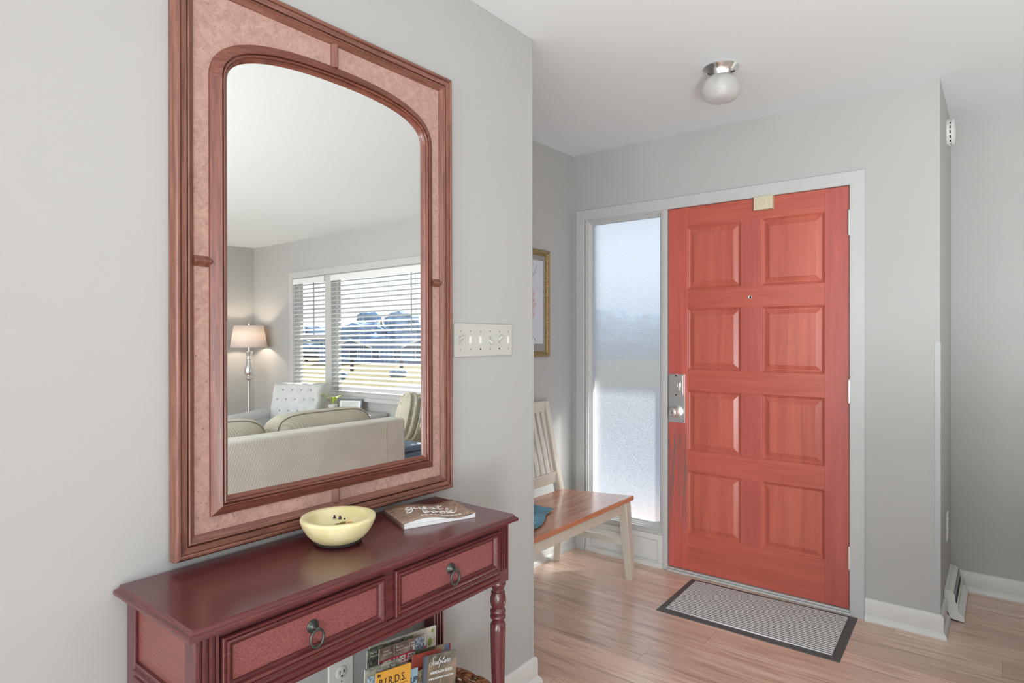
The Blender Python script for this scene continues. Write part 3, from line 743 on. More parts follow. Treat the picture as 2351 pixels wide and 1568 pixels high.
# ------------------------------------------------------------------ switch plate on the mirror wall
def ribbed():
    m, nt, p = newmat('ribbed_plate'); mp = coords(nt); w = nt.nodes.new('ShaderNodeTexWave'); w.bands_direction = 'X'
    w.inputs['Scale'].default_value = 90; nt.links.new(mp.outputs[0], w.inputs['Vector'])
    p.inputs['Base Color'].default_value = (*srgb(196, 196, 190), 1); p.inputs['Roughness'].default_value = .35
    bump(nt, p, w.outputs['Fac'], .35, .0015); return m
SX0, SX1, SZ0, SZ1 = 1.4545, 1.7545, 1.2465, 1.3583
sp = thing('switch_plate', 'ribbed off-white six-gang switch plate on the wall right of the mirror', 'light switch plate', ((SX0+SX1)/2, YM, (SZ0+SZ1)/2))
MB().box(SX0, SX1, YM-.0075, YM, SZ0, SZ1).build('plate', ribbed(), sp, smooth=0, bevel=.004, seg=3)
kind = ['up', 'slot', 'slot', 'down', 'up', 'slot']
for k in range(6):
    x = SX0+.0245+.0500*k+.0015; zc = (SZ0+SZ1)/2
    if kind[k] == 'slot':
        MB().box(x-.0055, x+.0055, YM-.0086, YM-.005, zc-.0125, zc+.0125).build('blank_slot', basic('slot_white', (.80, .79, .76), .3), sp, smooth=0, bevel=.0012)
    else:
        sg = 1 if kind[k] == 'up' else -1
        MB().box(x-.0055, x+.0055, YM-.0080, YM-.005, zc-.0125, zc+.0125).build('slot', basic('slot_shadow', (.42, .41, .39), .5), sp, smooth=0)
        MB().beam((x, YM-.006, zc+.001*sg), (x, YM-.022, zc+.0105*sg), .0095, .0085).build('toggle', basic('toggle_ivory', (.55, .54, .50), .35), sp, smooth=0, bevel=.0012)
    for dz in (-.031, .030):
        MB().lathe([(.0032, YM-.0074), (.0032, YM-.0082), (.0022, YM-.0088), (0, YM-.0089)], (x, 0, zc+dz), 12, 'y').build('screw', M_CHROME if not (k in (2, 4) and dz < 0) else M_PEWTER, sp)

# wall outlets
def outlet(name, label, x, z, yw, wd=.079, ht=.125):
    o = thing(name, label, 'wall outlet', (x, yw, z))
    MB().box(x-wd/2, x+wd/2, yw-.006, yw, z-ht/2, z+ht/2).build('plate', M_PLASTIC, o, smooth=0, bevel=.003, seg=3)
    for dz in (.024, -.024):
        MB().lathe([(.0172, yw-.0055), (.0172, yw-.0078), (.0160, yw-.0084), (0, yw-.0085)], (x, 0, z+dz), 28, 'y').build('socket', M_PLASTIC, o)
        s_ = MB().box(x-.0078, x-.0052, yw-.0092, yw-.0082, z+dz-.002, z+dz+.008).box(x+.0052, x+.0078, yw-.0092, yw-.0082, z+dz-.001, z+dz+.007)
        s_.lathe([(.0028, yw-.0082), (.0028, yw-.0092)], (x, 0, z+dz-.0085), 10, 'y')
        s_.build('slots', M_BLACK, o, smooth=0)
    MB().lathe([(.0028, yw-.0055), (.002, yw-.0072), (0, yw-.0073)], (x, 0, z), 10, 'y').build('screw', M_CHROME, o)
    return o
outlet('wall_outlet', 'white duplex outlet low on the wall beneath the console', 1.019, .389, YM)
outlet('wall_outlet', 'white outlet on narrow return wall above the baseboard heater', 3.66, .395, YC, .072, .135)

# ------------------------------------------------------------------ magazine basket and magazines
def wicker():
    m, nt, p = newmat('wicker'); mp = coords(nt); n = noise(nt, mp, 60, 3)
    r = ramp(nt, n.outputs[0], [(0.3, srgb(92, 54, 34)), (0.7, srgb(176, 118, 78))]); nt.links.new(r.outputs[0], p.inputs['Base Color'])
    p.inputs['Roughness'].default_value = .5; return m
M_WICK = wicker()
BX, BY, RX, RY, BZ0, BZ1 = 1.155, 1.235, .212, .106, .1935, .312
bk = thing('magazine_basket', 'brown wicker basket holding magazines under the console', 'basket', (BX, BY, BZ0))
mb = MB()
NS = 72; rowsn = 9
def sel(a):
    c, s_ = math.cos(a), math.sin(a); return (math.copysign(abs(c)**.5, c), math.copysign(abs(s_)**.5, s_))
for j in range(rowsn):
    z = BZ0+.006+.0115*j; sc_ = .86+.12*j/(rowsn-1)
    pts = []
    for k in range(NS):
        a = 2*PI*k/NS; w = .004*(1 if (k//2+j) % 2 else -1)
        q = sel(a); pts.append((BX+(RX*sc_+w)*q[0], BY+(RY*sc_+w)*q[1], z))
    mb.tube(pts, .0058, 6, closed=True)
for k in range(0, NS, 4):
    a = 2*PI*(k+.5)/NS
    q = sel(a); mb.tube([(BX+RX*.86*q[0], BY+RY*.86*q[1], BZ0+.004), (BX+RX*.985*q[0], BY+RY*.985*q[1], BZ1-.01)], .004, 6)
mb.build('woven_wall', M_WICK, bk, smooth=60)
mb = MB()
for ph in range(3):
    pts = []
    for k in range(120):
        a = 2*PI*k/120; b = a*15+ph*2*PI/3
        rr = .006
        q = sel(a); pts.append((BX+(RX+rr*math.cos(b))*q[0], BY+(RY+rr*math.cos(b))*q[1], BZ1-.006+rr*math.sin(b)))
    mb.tube(pts, .0048, 6, closed=True)
mb.build('braided_rim', M_WICK, bk, smooth=60)
MB().lathe([(1, BZ0), (1, BZ0+.006)], (BX, BY, 0), 40, sx=RX*.85, sy=RY*.85).build('bottom', M_WICK, bk, smooth=0)

PAPER = basic('paper_edge', (.78, .77, .74), .6)
def pic_mat(name, c1, c2, c3, scale=18, rough=.22, dist=1.5):
    m, nt, p = newmat(name); mp = coords(nt); n = noise(nt, mp, scale, 4, .5, dist)
    r = ramp(nt, n.outputs[0], [(0.33, c1), (0.5, c2), (0.67, c3)]); nt.links.new(r.outputs[0], p.inputs['Base Color'])
    p.inputs['Roughness'].default_value = rough; return m
def magazine(name, label, cat, tl, tr, y, hgt, thick, cover, lean=7, group='magazines in the wicker basket', spine=None):
    """tl, tr: (x, z) of the upper corners on the plane y"""
    ang = math.atan2(tr[1]-tl[1], tr[0]-tl[0]); wid = math.hypot(tr[0]-tl[0], tr[1]-tl[1])
    # local frame: origin upper left corner, x along the top edge, z up, front = -y
    M = Matrix.Translation((tl[0], y, tl[1])) @ Matrix.Rotation(-ang, 4, 'Y') @ Matrix.Rotation(math.radians(-lean), 4, 'X')
    o = thing(name, label, cat, M.translation, M.to_euler(), group)
    MB().box(.0006, wid-.0006, .0006, thick-.0006, -hgt+.001, -.001).build('pages', PAPER, o, world=False, smooth=0)
    MB().box(0, wid, 0, .0006, -hgt, 0).build('front_cover', cover, o, world=False, smooth=0)
    MB().box(0, wid, thick-.0006, thick, -hgt, 0).build('back_cover', cover, o, world=False, smooth=0)
    if spine: MB().box(-.0008, 0, 0, thick, -hgt, 0).build('spine', spine, o, world=False, smooth=0)
    return o, wid
def onmag(x, z, d=.0008): return Matrix.Translation((x, -d, z)) @ Matrix.Rotation(PI/2, 4, 'X')
def patch(o, name, x0, x1, z0, z1, mat, d=.0009): return MB().box(x0, x1, -d, 0, z0, z1).build(name, mat, o, world=False, smooth=0)
K = 'magazines in the wicker basket'
M_WHITE = basic('print_white', (.85, .85, .84), .4); M_DARK = basic('print_dark', (.03, .028, .03), .4)
# 1 calendar with pale flowers
o, w = magazine('wall_calendar', 'pale calendar with yellow-green blossoms behind all the magazines', 'calendar', (1.0571, .4894), (1.302, .4574), 1.325, .27, .005, pic_mat('blossom', srgb(196, 192, 176), srgb(214, 210, 196), srgb(222, 218, 206), 20), group=K)
for x, z, r_, c in ((.03, -.02, .007, 0), (.075, -.018, .009, 0), (.125, -.016, .008, 0), (.178, -.022, .010, 1), (.155, -.010, .006, 0), (.222, -.040, .011, 1), (.195, -.05, .009, 1), (.048, -.03, .006, 1), (.232, -.012, .006, 1)):
    mat_ = basic('petal_yellow', srgb(196, 190, 92), .5) if c == 0 else basic('petal_green', srgb(140, 160, 78), .5)
    MB().blob((x, -.0003, z), (r_*.8, .0010, r_), 2, lambda q: 1+.25*math.sin(6*math.atan2(q.z, q.x))).build('printed_blossom', mat_, o, world=False)
MB().lathe([(.002, -.0012), (.002, .0)], (.120, 0, -.006), 10, 'y').build('hole', M_DARK, o, world=False)
# 2 green travel magazine at the far left
o, w = magazine('magazine', 'dark green magazine peeking out left behind the travel magazine', 'magazine', (1.0391, .4904), (1.20, .4690), 1.312, .255, .004, pic_mat('leafy_cover', srgb(40, 46, 40), srgb(92, 104, 88), srgb(140, 146, 120), 40), group=K)
patch(o, 'red_band', 0, w, -.062, -.045, basic('print_red', srgb(186, 52, 62), .35))
text('cover_lettering', 'TR', .018, M_WHITE, o, onmag(.010, -.060, .0012), shear=.2, off=.0006)
for k, s_ in enumerate(('Top Ten', 'Travel Tips')): text('cover_lettering', s_, .0065, M_WHITE, o, onmag(.008, -.012-.008*k), shear=.25)
# 3 traveler
o, w = magazine('magazine', 'travel magazine with red banner and large white italic letters', 'magazine', (1.0672, .4874), (1.2357, .4653), 1.297, .255, .005, pic_mat('tent_cover', srgb(86, 70, 66), srgb(140, 118, 106), srgb(186, 172, 158), 9), group=K)
patch(o, 'red_band', 0, w, -.054, -.031, basic('print_rose', srgb(196, 66, 84), .35))
text('cover_lettering', 'TRAVELER', .0235, M_WHITE, o, onmag(.010, -.0515, .0014), shear=.15, off=.0008, xs=1.04)
text('cover_lettering', 'The', .006, M_DARK, o, onmag(.128, -.029, .0014), shear=.2)
patch(o, 'white_box', .118, .166, -.031, -.021, M_WHITE, .0007)
for x, ss in ((.012, ("Readers'", 'Photo Picks')), (.056, ('Shop Our', 'Holiday Gift Guide')), (.110, ('Personal Best', 'Spots in Our World'))):
    for k, s_ in enumerate(ss): text('cover_lettering', s_, .0064, M_WHITE, o, onmag(x, -.012-.0075*k), shear=.25)
for x in (.050, .105): patch(o, 'divider_line', x, x+.0007, -.026, -.006, M_WHITE)
# photo inset of a seated person in a grey-blue shirt
patch(o, 'inset_photo', w-.046, w-.008, -.050, -.003, pic_mat('inset', srgb(60, 62, 70), srgb(120, 130, 144), srgb(190, 196, 200), 110), .0016)
# 4 state magazine
o, w = magazine('magazine', 'blue-grey magazine with red spine and small blue square at its corner', 'magazine', (1.175, .4445), (1.3146, .4159), 1.278, .235, .004, pic_mat('forest_cover', srgb(52, 58, 50), srgb(96, 92, 76), srgb(150, 128, 104), 16), group=K)
patch(o, 'blue_square', w-.022, w-.006, -.016, -.003, basic('print_blue', srgb(84, 122, 184), .35))
patch(o, 'blue_band', .05, w-.002, -.034, -.0165, basic('print_slate', srgb(84, 100, 120), .35), .0007)
patch(o, 'red_edge', w-.003, w+.001, -.12, -.001, basic('print_red', srgb(186, 52, 62), .35))
text('cover_lettering', 'CAROLINA', .0155, M_WHITE, o, onmag(.060, -.031, .0012), off=.0003, xs=.95)
text('cover_lettering', 'OUR', .012, M_WHITE, o, onmag(.014, -.030, .0012))
# 5 coral brochure
o, w = magazine('magazine', 'plain coral-red brochure in the middle of the basket', 'magazine', (1.155, .4440), (1.262, .4235), 1.266, .225, .003, basic('coral_cover', srgb(196, 96, 84), .35, var=.05), group=K)
patch(o, 'pink_label', .004, .036, -.066, -.036, basic('print_pink', srgb(214, 80, 118), .35))
text('cover_lettering', 'on Way', .0085, M_WHITE, o, onmag(.008, -.055, .0014), shear=.2)
# 6 colourful strip guide
o, w = magazine('brochure', 'narrow brochure with small coloured pictures beside the sculpture guide', 'brochure', (1.148, .4090), (1.188, .4020), 1.250, .19, .002, pic_mat('strip_cover', srgb(120, 70, 56), srgb(190, 160, 120), srgb(226, 220, 206), 60), group=K)
text('cover_lettering', 'CLE', .014, M_WHITE, o, onmag(.006, -.040, .0012), off=.0005)
# 7 grey booklet behind the bird guide
o, w = magazine('magazine', 'grey-blue magazine with pale house picture at front left of the basket', 'magazine', (.9611, .503), (1.078, .484), 1.222, .27, .004, pic_mat('house_cover', srgb(92, 98, 92), srgb(136, 140, 128), srgb(176, 172, 154), 26), group=K)
patch(o, 'photo', .008, .035, -.085, -.020, pic_mat('house_photo', srgb(70, 100, 126), srgb(150, 178, 196), srgb(214, 222, 222), 50))
text('cover_lettering', 'Guide to the Trail', .008, M_WHITE, o, onmag(.036, -.013, .0012))
# 8 light blue brochure
o, w = magazine('brochure', 'light blue brochure with letters UP behind the yellow bird guide', 'brochure', (1.085, .4490), (1.1279, .4411), 1.216, .20, .002, basic('pale_blue_cover', srgb(148, 180, 196), .4, var=.06), group=K)
text('cover_lettering', 'UP', .020, basic('print_navy', srgb(46, 66, 92), .4), o, onmag(.018, -.034, .0012), off=.0004)
text('cover_lettering', 'Today', .010, M_DARK, o, onmag(.016, -.052, .0012), shear=.2)
# 9 bird guide
o, w = magazine('magazine', 'yellow bird guide with black letters at front left of the basket', 'magazine', (.9768, .4935), (1.0898, .4744), 1.200, .235, .004, basic('yellow_cover', srgb(214, 158, 62), .35, var=.06), group=K)
text('cover_lettering', 'B.I.R.D.S.', .026, M_DARK, o, onmag(.008, -.034, .0012), xs=.93)
text('cover_lettering', 'IN', .009, M_DARK, o, onmag(.004, -.010, .0012), off=.0004)
for k in range(2): patch(o, 'fine_print', .030, .104, -.041-.008*k, -.0395-.008*k, basic('print_brown', srgb(160, 104, 44), .4))
text('cover_lettering', 'A FIELD GUIDE', .006, basic('print_brown', srgb(160, 104, 44), .4), o, onmag(.036, -.058, .0012))
# 10 sculpture guide
o, w = magazine('magazine', 'grey-green sculpture guide with white script title at the right front', 'magazine', (1.1688, .4473), (1.2931, .4180), 1.230, .235, .007, pic_mat('sculpture_cover', srgb(66, 70, 62), srgb(112, 104, 92), srgb(164, 140, 120), 7), group=K, spine=basic('slate_spine', srgb(98, 104, 112), .4))
patch(o, 'spine_band', 0, .013, -.235, 0, basic('slate_spine', srgb(98, 104, 112), .4), .0007)
mbs = script('Sculpture', .0088, lambda a, b: (.016+a, -.0014, -.026+b), .00052, .35); mbs.build('script_title', M_WHITE, o, world=False, smooth=80)
text('cover_lettering', 'HANDS-ON GUIDE', .0098, M_WHITE, o, onmag(.022, -.048, .0012), off=.0003, xs=1.04)
text('cover_lettering', 'PUBLIC SCULPTURE COLLECTION', .0064, M_WHITE, o, onmag(.018, -.062, .0012), off=.0002)
mb = MB(); mb.blob((.066, -.0003, -.098), (.014, .0012, .030), 3, lambda q: 1+.16*math.sin(q.z*22)+.1*math.sin(q.x*17)); mb.build('printed_figure', basic('bronze_print', srgb(150, 134, 118), .4, var=.3, vscale=90), o, world=False)

# ------------------------------------------------------------------ ceiling lamp
CLX, CLY = 2.572, .930
t = thing('ceiling_lamp', 'small round ceiling lamp with cut glass globe and brushed nickel canopy', 'ceiling light', (CLX, CLY, H))
MB().lathe([(0, 0), (.073, 0), (.0735, -.004), (.070, -.009), (.062, -.016), (.056, -.026), (.054, -.034), (.052, -.042), (.045, -.044), (0, -.044)], (CLX, CLY, H), 40).build('canopy', M_CHROME, t)
for a in (2.6, 4.4, .5):
    MB().lathe([(.004, .050), (.004, .060), (.006, .061), (.006, .064), (0, .065)], (0, 0, 0), 10, 'x')
    c_, s_ = math.cos(a), math.sin(a)
    MB().tube([(CLX+.048*c_, CLY+.048*s_, H-.037), (CLX+.066*c_, CLY+.066*s_, H-.037)], .0042, 8).build('thumb_screw', M_PEWTER, t)
def globe_glass():
    m, nt, p = newmat('etched_globe_glass')
    p.inputs['Base Color'].default_value = (.80, .80, .79, 1); p.inputs['Roughness'].default_value = .28
    p.inputs['Transmission Weight'].default_value = .60; p.inputs['IOR'].default_value = 1.25
    mp = coords(nt); n = noise(nt, mp, 26, 3, .6, 2.0); bump(nt, p, n.outputs[0], .35, .004); return m
gl = globe_glass()
def cut(h, a): return 1+.035*math.cos(a*22)*max(0, min(1, (-h-.130)/.006))
MB().lathe([(.049, -.040), (.053, -.045), (.0625, -.052), (.0715, -.062), (.0770, -.074), (.0795, -.088), (.0785, -.102), (.0740, -.115), (.0660, -.127), (.0590, -.1335), (.0500, -.138), (.038, -.1415), (.022, -.1435), (0, -.144)], (CLX, CLY, H), 88, flutes=cut).build('glass_globe', gl, t, smooth=60)
MB().blob((CLX, CLY, H-.085), (.026, .026, .036), 3).build('bulb', basic('white_bulb', (.85, .84, .80), .4), t)

# ------------------------------------------------------------------ smoke detector
SDX, SDZ = 3.722, 2.318
t = thing('smoke_detector', 'round white smoke detector high on the narrow return wall', 'smoke detector', (SDX, YC, SDZ))
MB().lathe([(0, 0), (.066, 0), (.067, -.010), (.064, -.012), (.060, -.012)], (SDX, YC, SDZ), 40, 'y').build('base', M_PLASTIC, t)
mb = MB()
mb.lathe([(.058, -.012), (.058, -.017)], (SDX, YC, SDZ), 40, 'y'); mb.build('vent_gap', M_BLACK, t)
mb = MB()
for k in range(16):
    a = 2*PI*k/16; mb.beam((SDX+.060*math.cos(a), YC-.011, SDZ+.060*math.sin(a)), (SDX+.060*math.cos(a), YC-.0175, SDZ+.060*math.sin(a)), .007)
mb.build('ribs', M_PLASTIC, t, smooth=0)
MB().lathe([(.060, -.016), (.065, -.017), (.0655, -.025), (.060, -.029), (.040, -.033), (0, -.034)], (SDX, YC, SDZ), 40, 'y').build('cover', M_PLASTIC, t)

# ------------------------------------------------------------------ baseboard heater
HX0, HX1 = 3.500, 3.915
t = thing('baseboard_heater', 'white metal baseboard heater on the return wall beside the door corner', 'heater', ((HX0+HX1)/2, YC-.03, 0))
def hz(u): return YC-.001-u
hprof = [(0, .060), (0, .136), (.020, .134), (.040, .124), (.042, .090), (.052, .076), (.054, .044), (.076, .024), (.076, .004), (.022, .010), (.014, .036)]
for xa in (HX0, HX1-.004): MB().prism([(hz(a), b) for a, b in hprof], lambda a, b, d: (d, a, b), xa, xa+.004).build('end_cap', M_HEATER, t, smooth=0, bevel=.0008)
MB().box(HX0+.004, HX1-.004, hz(.003), hz(0), .03, .134).prism([(hz(0), .133), (hz(.020), .131), (hz(.034), .1235), (hz(.035), .1275), (hz(.021), .1355), (hz(.012), .1358), (hz(.0115), .1345), (hz(.0105), .1345), (hz(.010), .1362), (hz(0), .1375)], lambda a, b, d: (d, a, b), HX0-.0005, HX1+.0005).build('back_panel', M_HEATER, t, smooth=0)
MB().prism([(hz(.034), .125), (hz(.0395), .122), (hz(.0415), .094), (hz(.036), .094)], lambda a, b, d: (d, a, b), HX0+.004, HX1-.004).build('damper', M_GREYMET, t, smooth=0)
MB().prism([(hz(.048), .088), (hz(.0515), .086), (hz(.0535), .045), (hz(.075), .0255), (hz(.075), .008), (hz(.071), .008), (hz(.071), .0235), (hz(.050), .043)], lambda a, b, d: (d, a, b), HX0+.004, HX1-.004).build('front_cover', M_HEATER, t, smooth=0)
mb = MB()
for k in range(38):
    x = HX0+.012+k*.0102; mb.box(x, x+.0012, hz(.044), hz(.006), .045, .086)
mb.tube([(HX0+.006, hz(.024), .066), (HX1-.006, hz(.024), .066)], .010, 10)
mb.build('fins', M_GREYMET, t, smooth=0)

# ------------------------------------------------------------------ door mat
mt = thing('door_mat', 'ribbed grey door mat with dark rubber border before the red door', 'door mat', (3.005, .925, 0))
mq = [(2.7555, 1.3135), (2.7665, .5185), (3.2580, .5330), (3.2325, 1.3285)][::-1]
def inset(q, d):
    c = sum((Vector(p) for p in q), Vector((0, 0)))/4
    return [tuple(Vector(p) + Vector((math.copysign(d, c.x-p[0]), math.copysign(d, c.y-p[1])))) for p in q]
i1 = inset(mq, .006); i2 = inset(mq, .034)
mb = MB(); vs = [(*p, 0) for p in mq] + [(*p, .003) for p in i1] + [(*p, .0045) for p in i2]
mb.add(vs, [(k, (k+1) % 4, 4+(k+1) % 4, 4+k) for k in range(4)] + [(4+k, 4+(k+1) % 4, 8+(k+1) % 4, 8+k) for k in range(4)] + [(8, 9, 10, 11)])
mb.build('rubber_border', basic('mat_rubber', srgb(84, 84, 84), .55), mt, smooth=0)
m, nt, p = newmat('mat_pile'); mp = coords(nt); w = nt.nodes.new('ShaderNodeTexWave'); w.bands_direction = 'X'; w.inputs['Scale'].default_value = 17.5
w.inputs['Distortion'].default_value = 1.2; w.inputs['Detail'].default_value = 2; w.inputs['Detail Scale'].default_value = 22
nt.links.new(mp.outputs[0], w.inputs['Vector']); n = noise(nt, mp, 420, 2, .6)
r = ramp(nt, w.outputs['Fac'], [(0.15, srgb(150, 152, 152)), (0.7, srgb(248, 250, 249))]); r2 = ramp(nt, n.outputs[0], [(0.35, (.62, .62, .62)), (0.65, (1.2, 1.2, 1.2))])
c = mixc(nt, 1.0, r.outputs[0], r2.outputs[0], 'MULTIPLY'); nt.links.new(c.outputs[0], p.inputs['Base Color']); p.inputs['Roughness'].default_value = .95; p.inputs['Specular IOR Level'].default_value = .1
bump(nt, p, w.outputs['Fac'], .8, .004)
i3 = inset(mq, .035)
mb = MB(); vs = [(*p_, .0045) for p_ in i3] + [(*p_, .0095) for p_ in i3]
mb.add(vs, [(3, 2, 1, 0), (4, 5, 6, 7)] + [(k, (k+1) % 4, 4+(k+1) % 4, 4+k) for k in range(4)])
mb.build('pile', m, mt, smooth=0, bevel=.002)

# ------------------------------------------------------------------ bench
M_BSEAT = wood('bench_seat_wood', srgb(178, 112, 80), srgb(222, 158, 120), 'x', 30, .18, .4, .02)
M_BPAINT = basic('bench_paint', srgb(206, 198, 184), .4, var=.04, vscale=9)
bx0, bx1 = 1.925, 3.010
bn = thing('bench', 'white bench with brown wooden seat and slatted back by the sidelight', 'bench', ((bx0+bx1)/2, 1.80, 0))
SZ = .460
seat = [(bx0, 1.560), (bx1, 1.560), (bx1-.115, 1.955), (bx0+.115, 1.955)]
MB().prism(seat, XY, SZ-.026, SZ).build('seat', M_BSEAT, bn, smooth=0, bevel=.005, seg=3)
mb = MB()
mb.box(bx0+.055, bx1-.055, 1.580, 1.600, SZ-.082, SZ-.0262)
mb.box(bx0+.135, bx1-.135, 1.925, 1.943, SZ-.082, SZ-.0262)
mb.beam((bx1-.040, 1.60, SZ-.054), (bx1-.125, 1.93, SZ-.054), .018, ratio=3.0); mb.beam((bx0+.040, 1.60, SZ-.054), (bx0+.125, 1.93, SZ-.054), .018, ratio=3.0)
mb.build('seat_rail', M_BPAINT, bn, smooth=0, bevel=.002)
for sx, x in ((1, bx1), (-1, bx0)):
    MB().beam((x-sx*.043, 1.597, SZ-.027), (x+sx*.028, 1.597, 0), .052, .038).build('leg', M_BPAINT, bn, smooth=0, bevel=.003)
    # rear post: leg below the seat, back post above
    lg = MB().beam((x-sx*.128, 1.955, SZ-.02), (x+sx*.002, 2.065, 0), .044, .034).build('leg', M_BPAINT, bn, smooth=0, bevel=.003)
    MB().beam((x-sx*.128, 1.952, SZ-.03), (x-sx*.122, 2.062, .945), .042, .032).build('back_post', M_BPAINT, bn, smooth=0, bevel=.003)
    MB().beam((x-sx*.010, 1.60, .205), (x-sx*.062, 2.005, .215), .020, ratio=1.7).build('stretcher', M_BPAINT, bn, smooth=0, bevel=.002)
def backy(z): return 1.952+(z-.43)*.110/.515
px0, px1 = bx0+.140, bx1-.140
MB().beam((px0, backy(.918), .918), (px1, backy(.918), .918), .022, ratio=2.7).build('top_rail', M_BPAINT, bn, smooth=0, bevel=.003)
MB().beam((px0, backy(.530), .530), (px1, backy(.530), .530), .022, ratio=2.7).build('lower_back_rail', M_BPAINT, bn, smooth=0, bevel=.003)
nsl = 17
for k in range(nsl):
    x = px0+(px1-px0)*(k+.5)/nsl
    mb = MB(); a, b = (x, backy(.555), .555), (x, backy(.892), .892)
    w_ = .026
    mb.add([(x-w_/2, a[1]-.005, a[2]), (x+w_/2, a[1]-.005, a[2]), (x+w_/2, a[1]+.005, a[2]), (x-w_/2, a[1]+.005, a[2]), (x-w_/2, b[1]-.005, b[2]), (x+w_/2, b[1]-.005, b[2]), (x+w_/2, b[1]+.005, b[2]), (x-w_/2, b[1]+.005, b[2])],
           [(0,3,2,1),(4,5,6,7),(0,1,5,4),(1,2,6,5),(2,3,7,6),(3,0,4,7)])
    mb.build('back_slat', M_BPAINT, bn, smooth=0, bevel=.002)
# blue woven cloth on the seat
m, nt, p = newmat('blue_weave'); mp = coords(nt, (1, 1, 1), (0, 0, .35)); ck = nt.nodes.new('ShaderNodeTexBrick'); nt.links.new(mp.outputs[0], ck.inputs['Vector'])
ck.inputs['Scale'].default_value = 46; ck.inputs['Color1'].default_value = (*srgb(116, 166, 188), 1); ck.inputs['Color2'].default_value = (*srgb(150, 194, 210), 1); ck.inputs['Mortar'].default_value = (*srgb(66, 116, 140), 1); ck.inputs['Mortar Size'].default_value = .05
nt.links.new(ck.outputs[0], p.inputs['Base Color']); p.inputs['Roughness'].default_value = .9; bump(nt, p, ck.outputs['Fac'], -.6, .004)
def cloth(u, v):
    C_, B_, A_, D_ = (2.085, 1.572), (2.505, 1.742), (2.470, 1.870), (1.975, 1.815)
    x = (C_[0]*(1-u)+B_[0]*u)*(1-v)+(D_[0]*(1-u)+A_[0]*u)*v + .010*math.sin(v*8+u*3)
    y = (C_[1]*(1-u)+B_[1]*u)*(1-v)+(D_[1]*(1-u)+A_[1]*u)*v + .008*math.sin(u*10)
    e = min(1, 4*min(v, 1-v, u, 1-u)+.25)
    z = SZ+.0045+e*(.012*(1+math.sin(u*13+v*5))+.012*math.sin(v*9+u*6)**2+.006*math.sin(u*31-v*17)**2)
    return (x, y, z)
tag(MB().grid(40, 24, cloth).build('cloth', m, smooth=80, solid=.005), 'crumpled teal-blue woven cloth lying on the bench seat', 'cloth')

# ------------------------------------------------------------------ framed print behind the bench
pf = thing('picture_frame', 'gold framed pineapple print on foyer wall above the bench', 'framed picture', (2.78, YB, 1.506))
fx0, fx1, fz0, fz1 = 2.525, 3.000, 1.197, 1.815
gold, nt, p = newmat('antique_gold'); mp = coords(nt); n = noise(nt, mp, 140, 4, .7); r = ramp(nt, n.outputs[0], [(0.3, srgb(92, 72, 36)), (0.6, srgb(168, 142, 92)), (0.75, srgb(206, 190, 150))])
nt.links.new(r.outputs[0], p.inputs['Base Color']); p.inputs['Roughness'].default_value = .42; p.inputs['Metallic'].default_value = .35; bump(nt, p, n.outputs[0], .3, .002)
YBf = XZ(YB)
MB().sweep([(fx0, fz0), (fx1, fz0), (fx1, fz1), (fx0, fz1)], [(0, .002), (0, .018), (.004, .022), (.012, .024), (.020, .020), (.026, .012), (.030, .012), (.032, .006)], YBf).build('frame', gold, pf, smooth=30)
MB().box(fx0+.02, fx1-.02, YB-.006, YB-.001, fz0+.02, fz1-.02).build('mat_board', basic('mat_board', srgb(150, 146, 142), .7), pf, smooth=0)
ax0_, ax1_, az0, az1 = fx0+.065, fx1-.052, fz0+.075, fz1-.062
MB().box(ax0_, ax1_, YB-.0075, YB-.0055, az0, az1).build('print', basic('print_paper', srgb(206, 208, 216), .6, var=.03, vscale=9), pf, smooth=0)
pxc, pzc = 2.795, 1.50
mb = MB(); PK = basic('pineapple_pink', srgb(200, 166, 172), .6)
for i in range(-3, 4):
    for j in range(-5, 6):
        a, b = i*.024+(.012 if j % 2 else 0), j*.020
        if (a/.075)**2+(b/.105)**2 < 1: mb.prism([(pxc+a-.010, pzc+b), (pxc+a, pzc+b-.013), (pxc+a+.010, pzc+b), (pxc+a, pzc+b+.013)], YBf, .0074, .0080)
mb.build('printed_fruit', PK, pf, smooth=0)
mb = MB()
for k in range(15):
    s_ = (k-7)/7; z0 = pzc+.10+.012*(k % 3); 
    mb.tube([YBf(pxc+.02*s_, z0, .0078), YBf(pxc+.05*s_, z0+.045, .0078), YBf(pxc+.095*s_, z0+.06-.02*abs(s_)+.03*(k % 3), .0078)], .0012, 5)
for k in range(4): mb.tube([YBf(pxc+.0, az0+.02, .0078), YBf(pxc+.03+.012*k, az0+.05-.006*k, .0078), YBf(pxc+.055+.012*k, az0+.03-.006*k, .0078)], .001, 5)
mb.build('printed_leaves', basic('print_line_grey', srgb(140, 146, 152), .6), pf, smooth=60)

# ------------------------------------------------------------------ living room window (seen in the mirror)
w2 = bpy.data.objects.new('window_2', None); COL.objects.link(w2); w2.location = (XF, -2.1, .73); OFF['window_2'] = Vector(w2.location)
struct(w2, 'wide white living room window with two sections')
MB().sweep([(-3.62, .70), (-.635, .70), (-.635, 2.085), (-3.62, 2.085)], [(0, 0), (0, .016), (.064, .016), (.068, .012), (.068, 0)], YZ(XF)).build('casing', M_TRIM, w2, smooth=30)
MB().box(XF-.05, XF+.10, -3.66, -.60, .694, .735).build('window_sill', M_TRIM, w2, smooth=0, bevel=.006)
MUL0, MUL1 = -2.945, -2.835
mb = MB(); mb.box(XF-.008, XF+.10, MUL0, MUL1, WZ0, WZ1)
mb.box(XF+.0, XF+.1, WY0, WY0+.012, WZ0, WZ1).box(XF+.0, XF+.1, WY1-.012, WY1, WZ0, WZ1).box(XF+.0, XF+.1, WY0, WY1, WZ1-.012, WZ1)
mb.build('frame', M_TRIM, w2, smooth=0, bevel=.003)
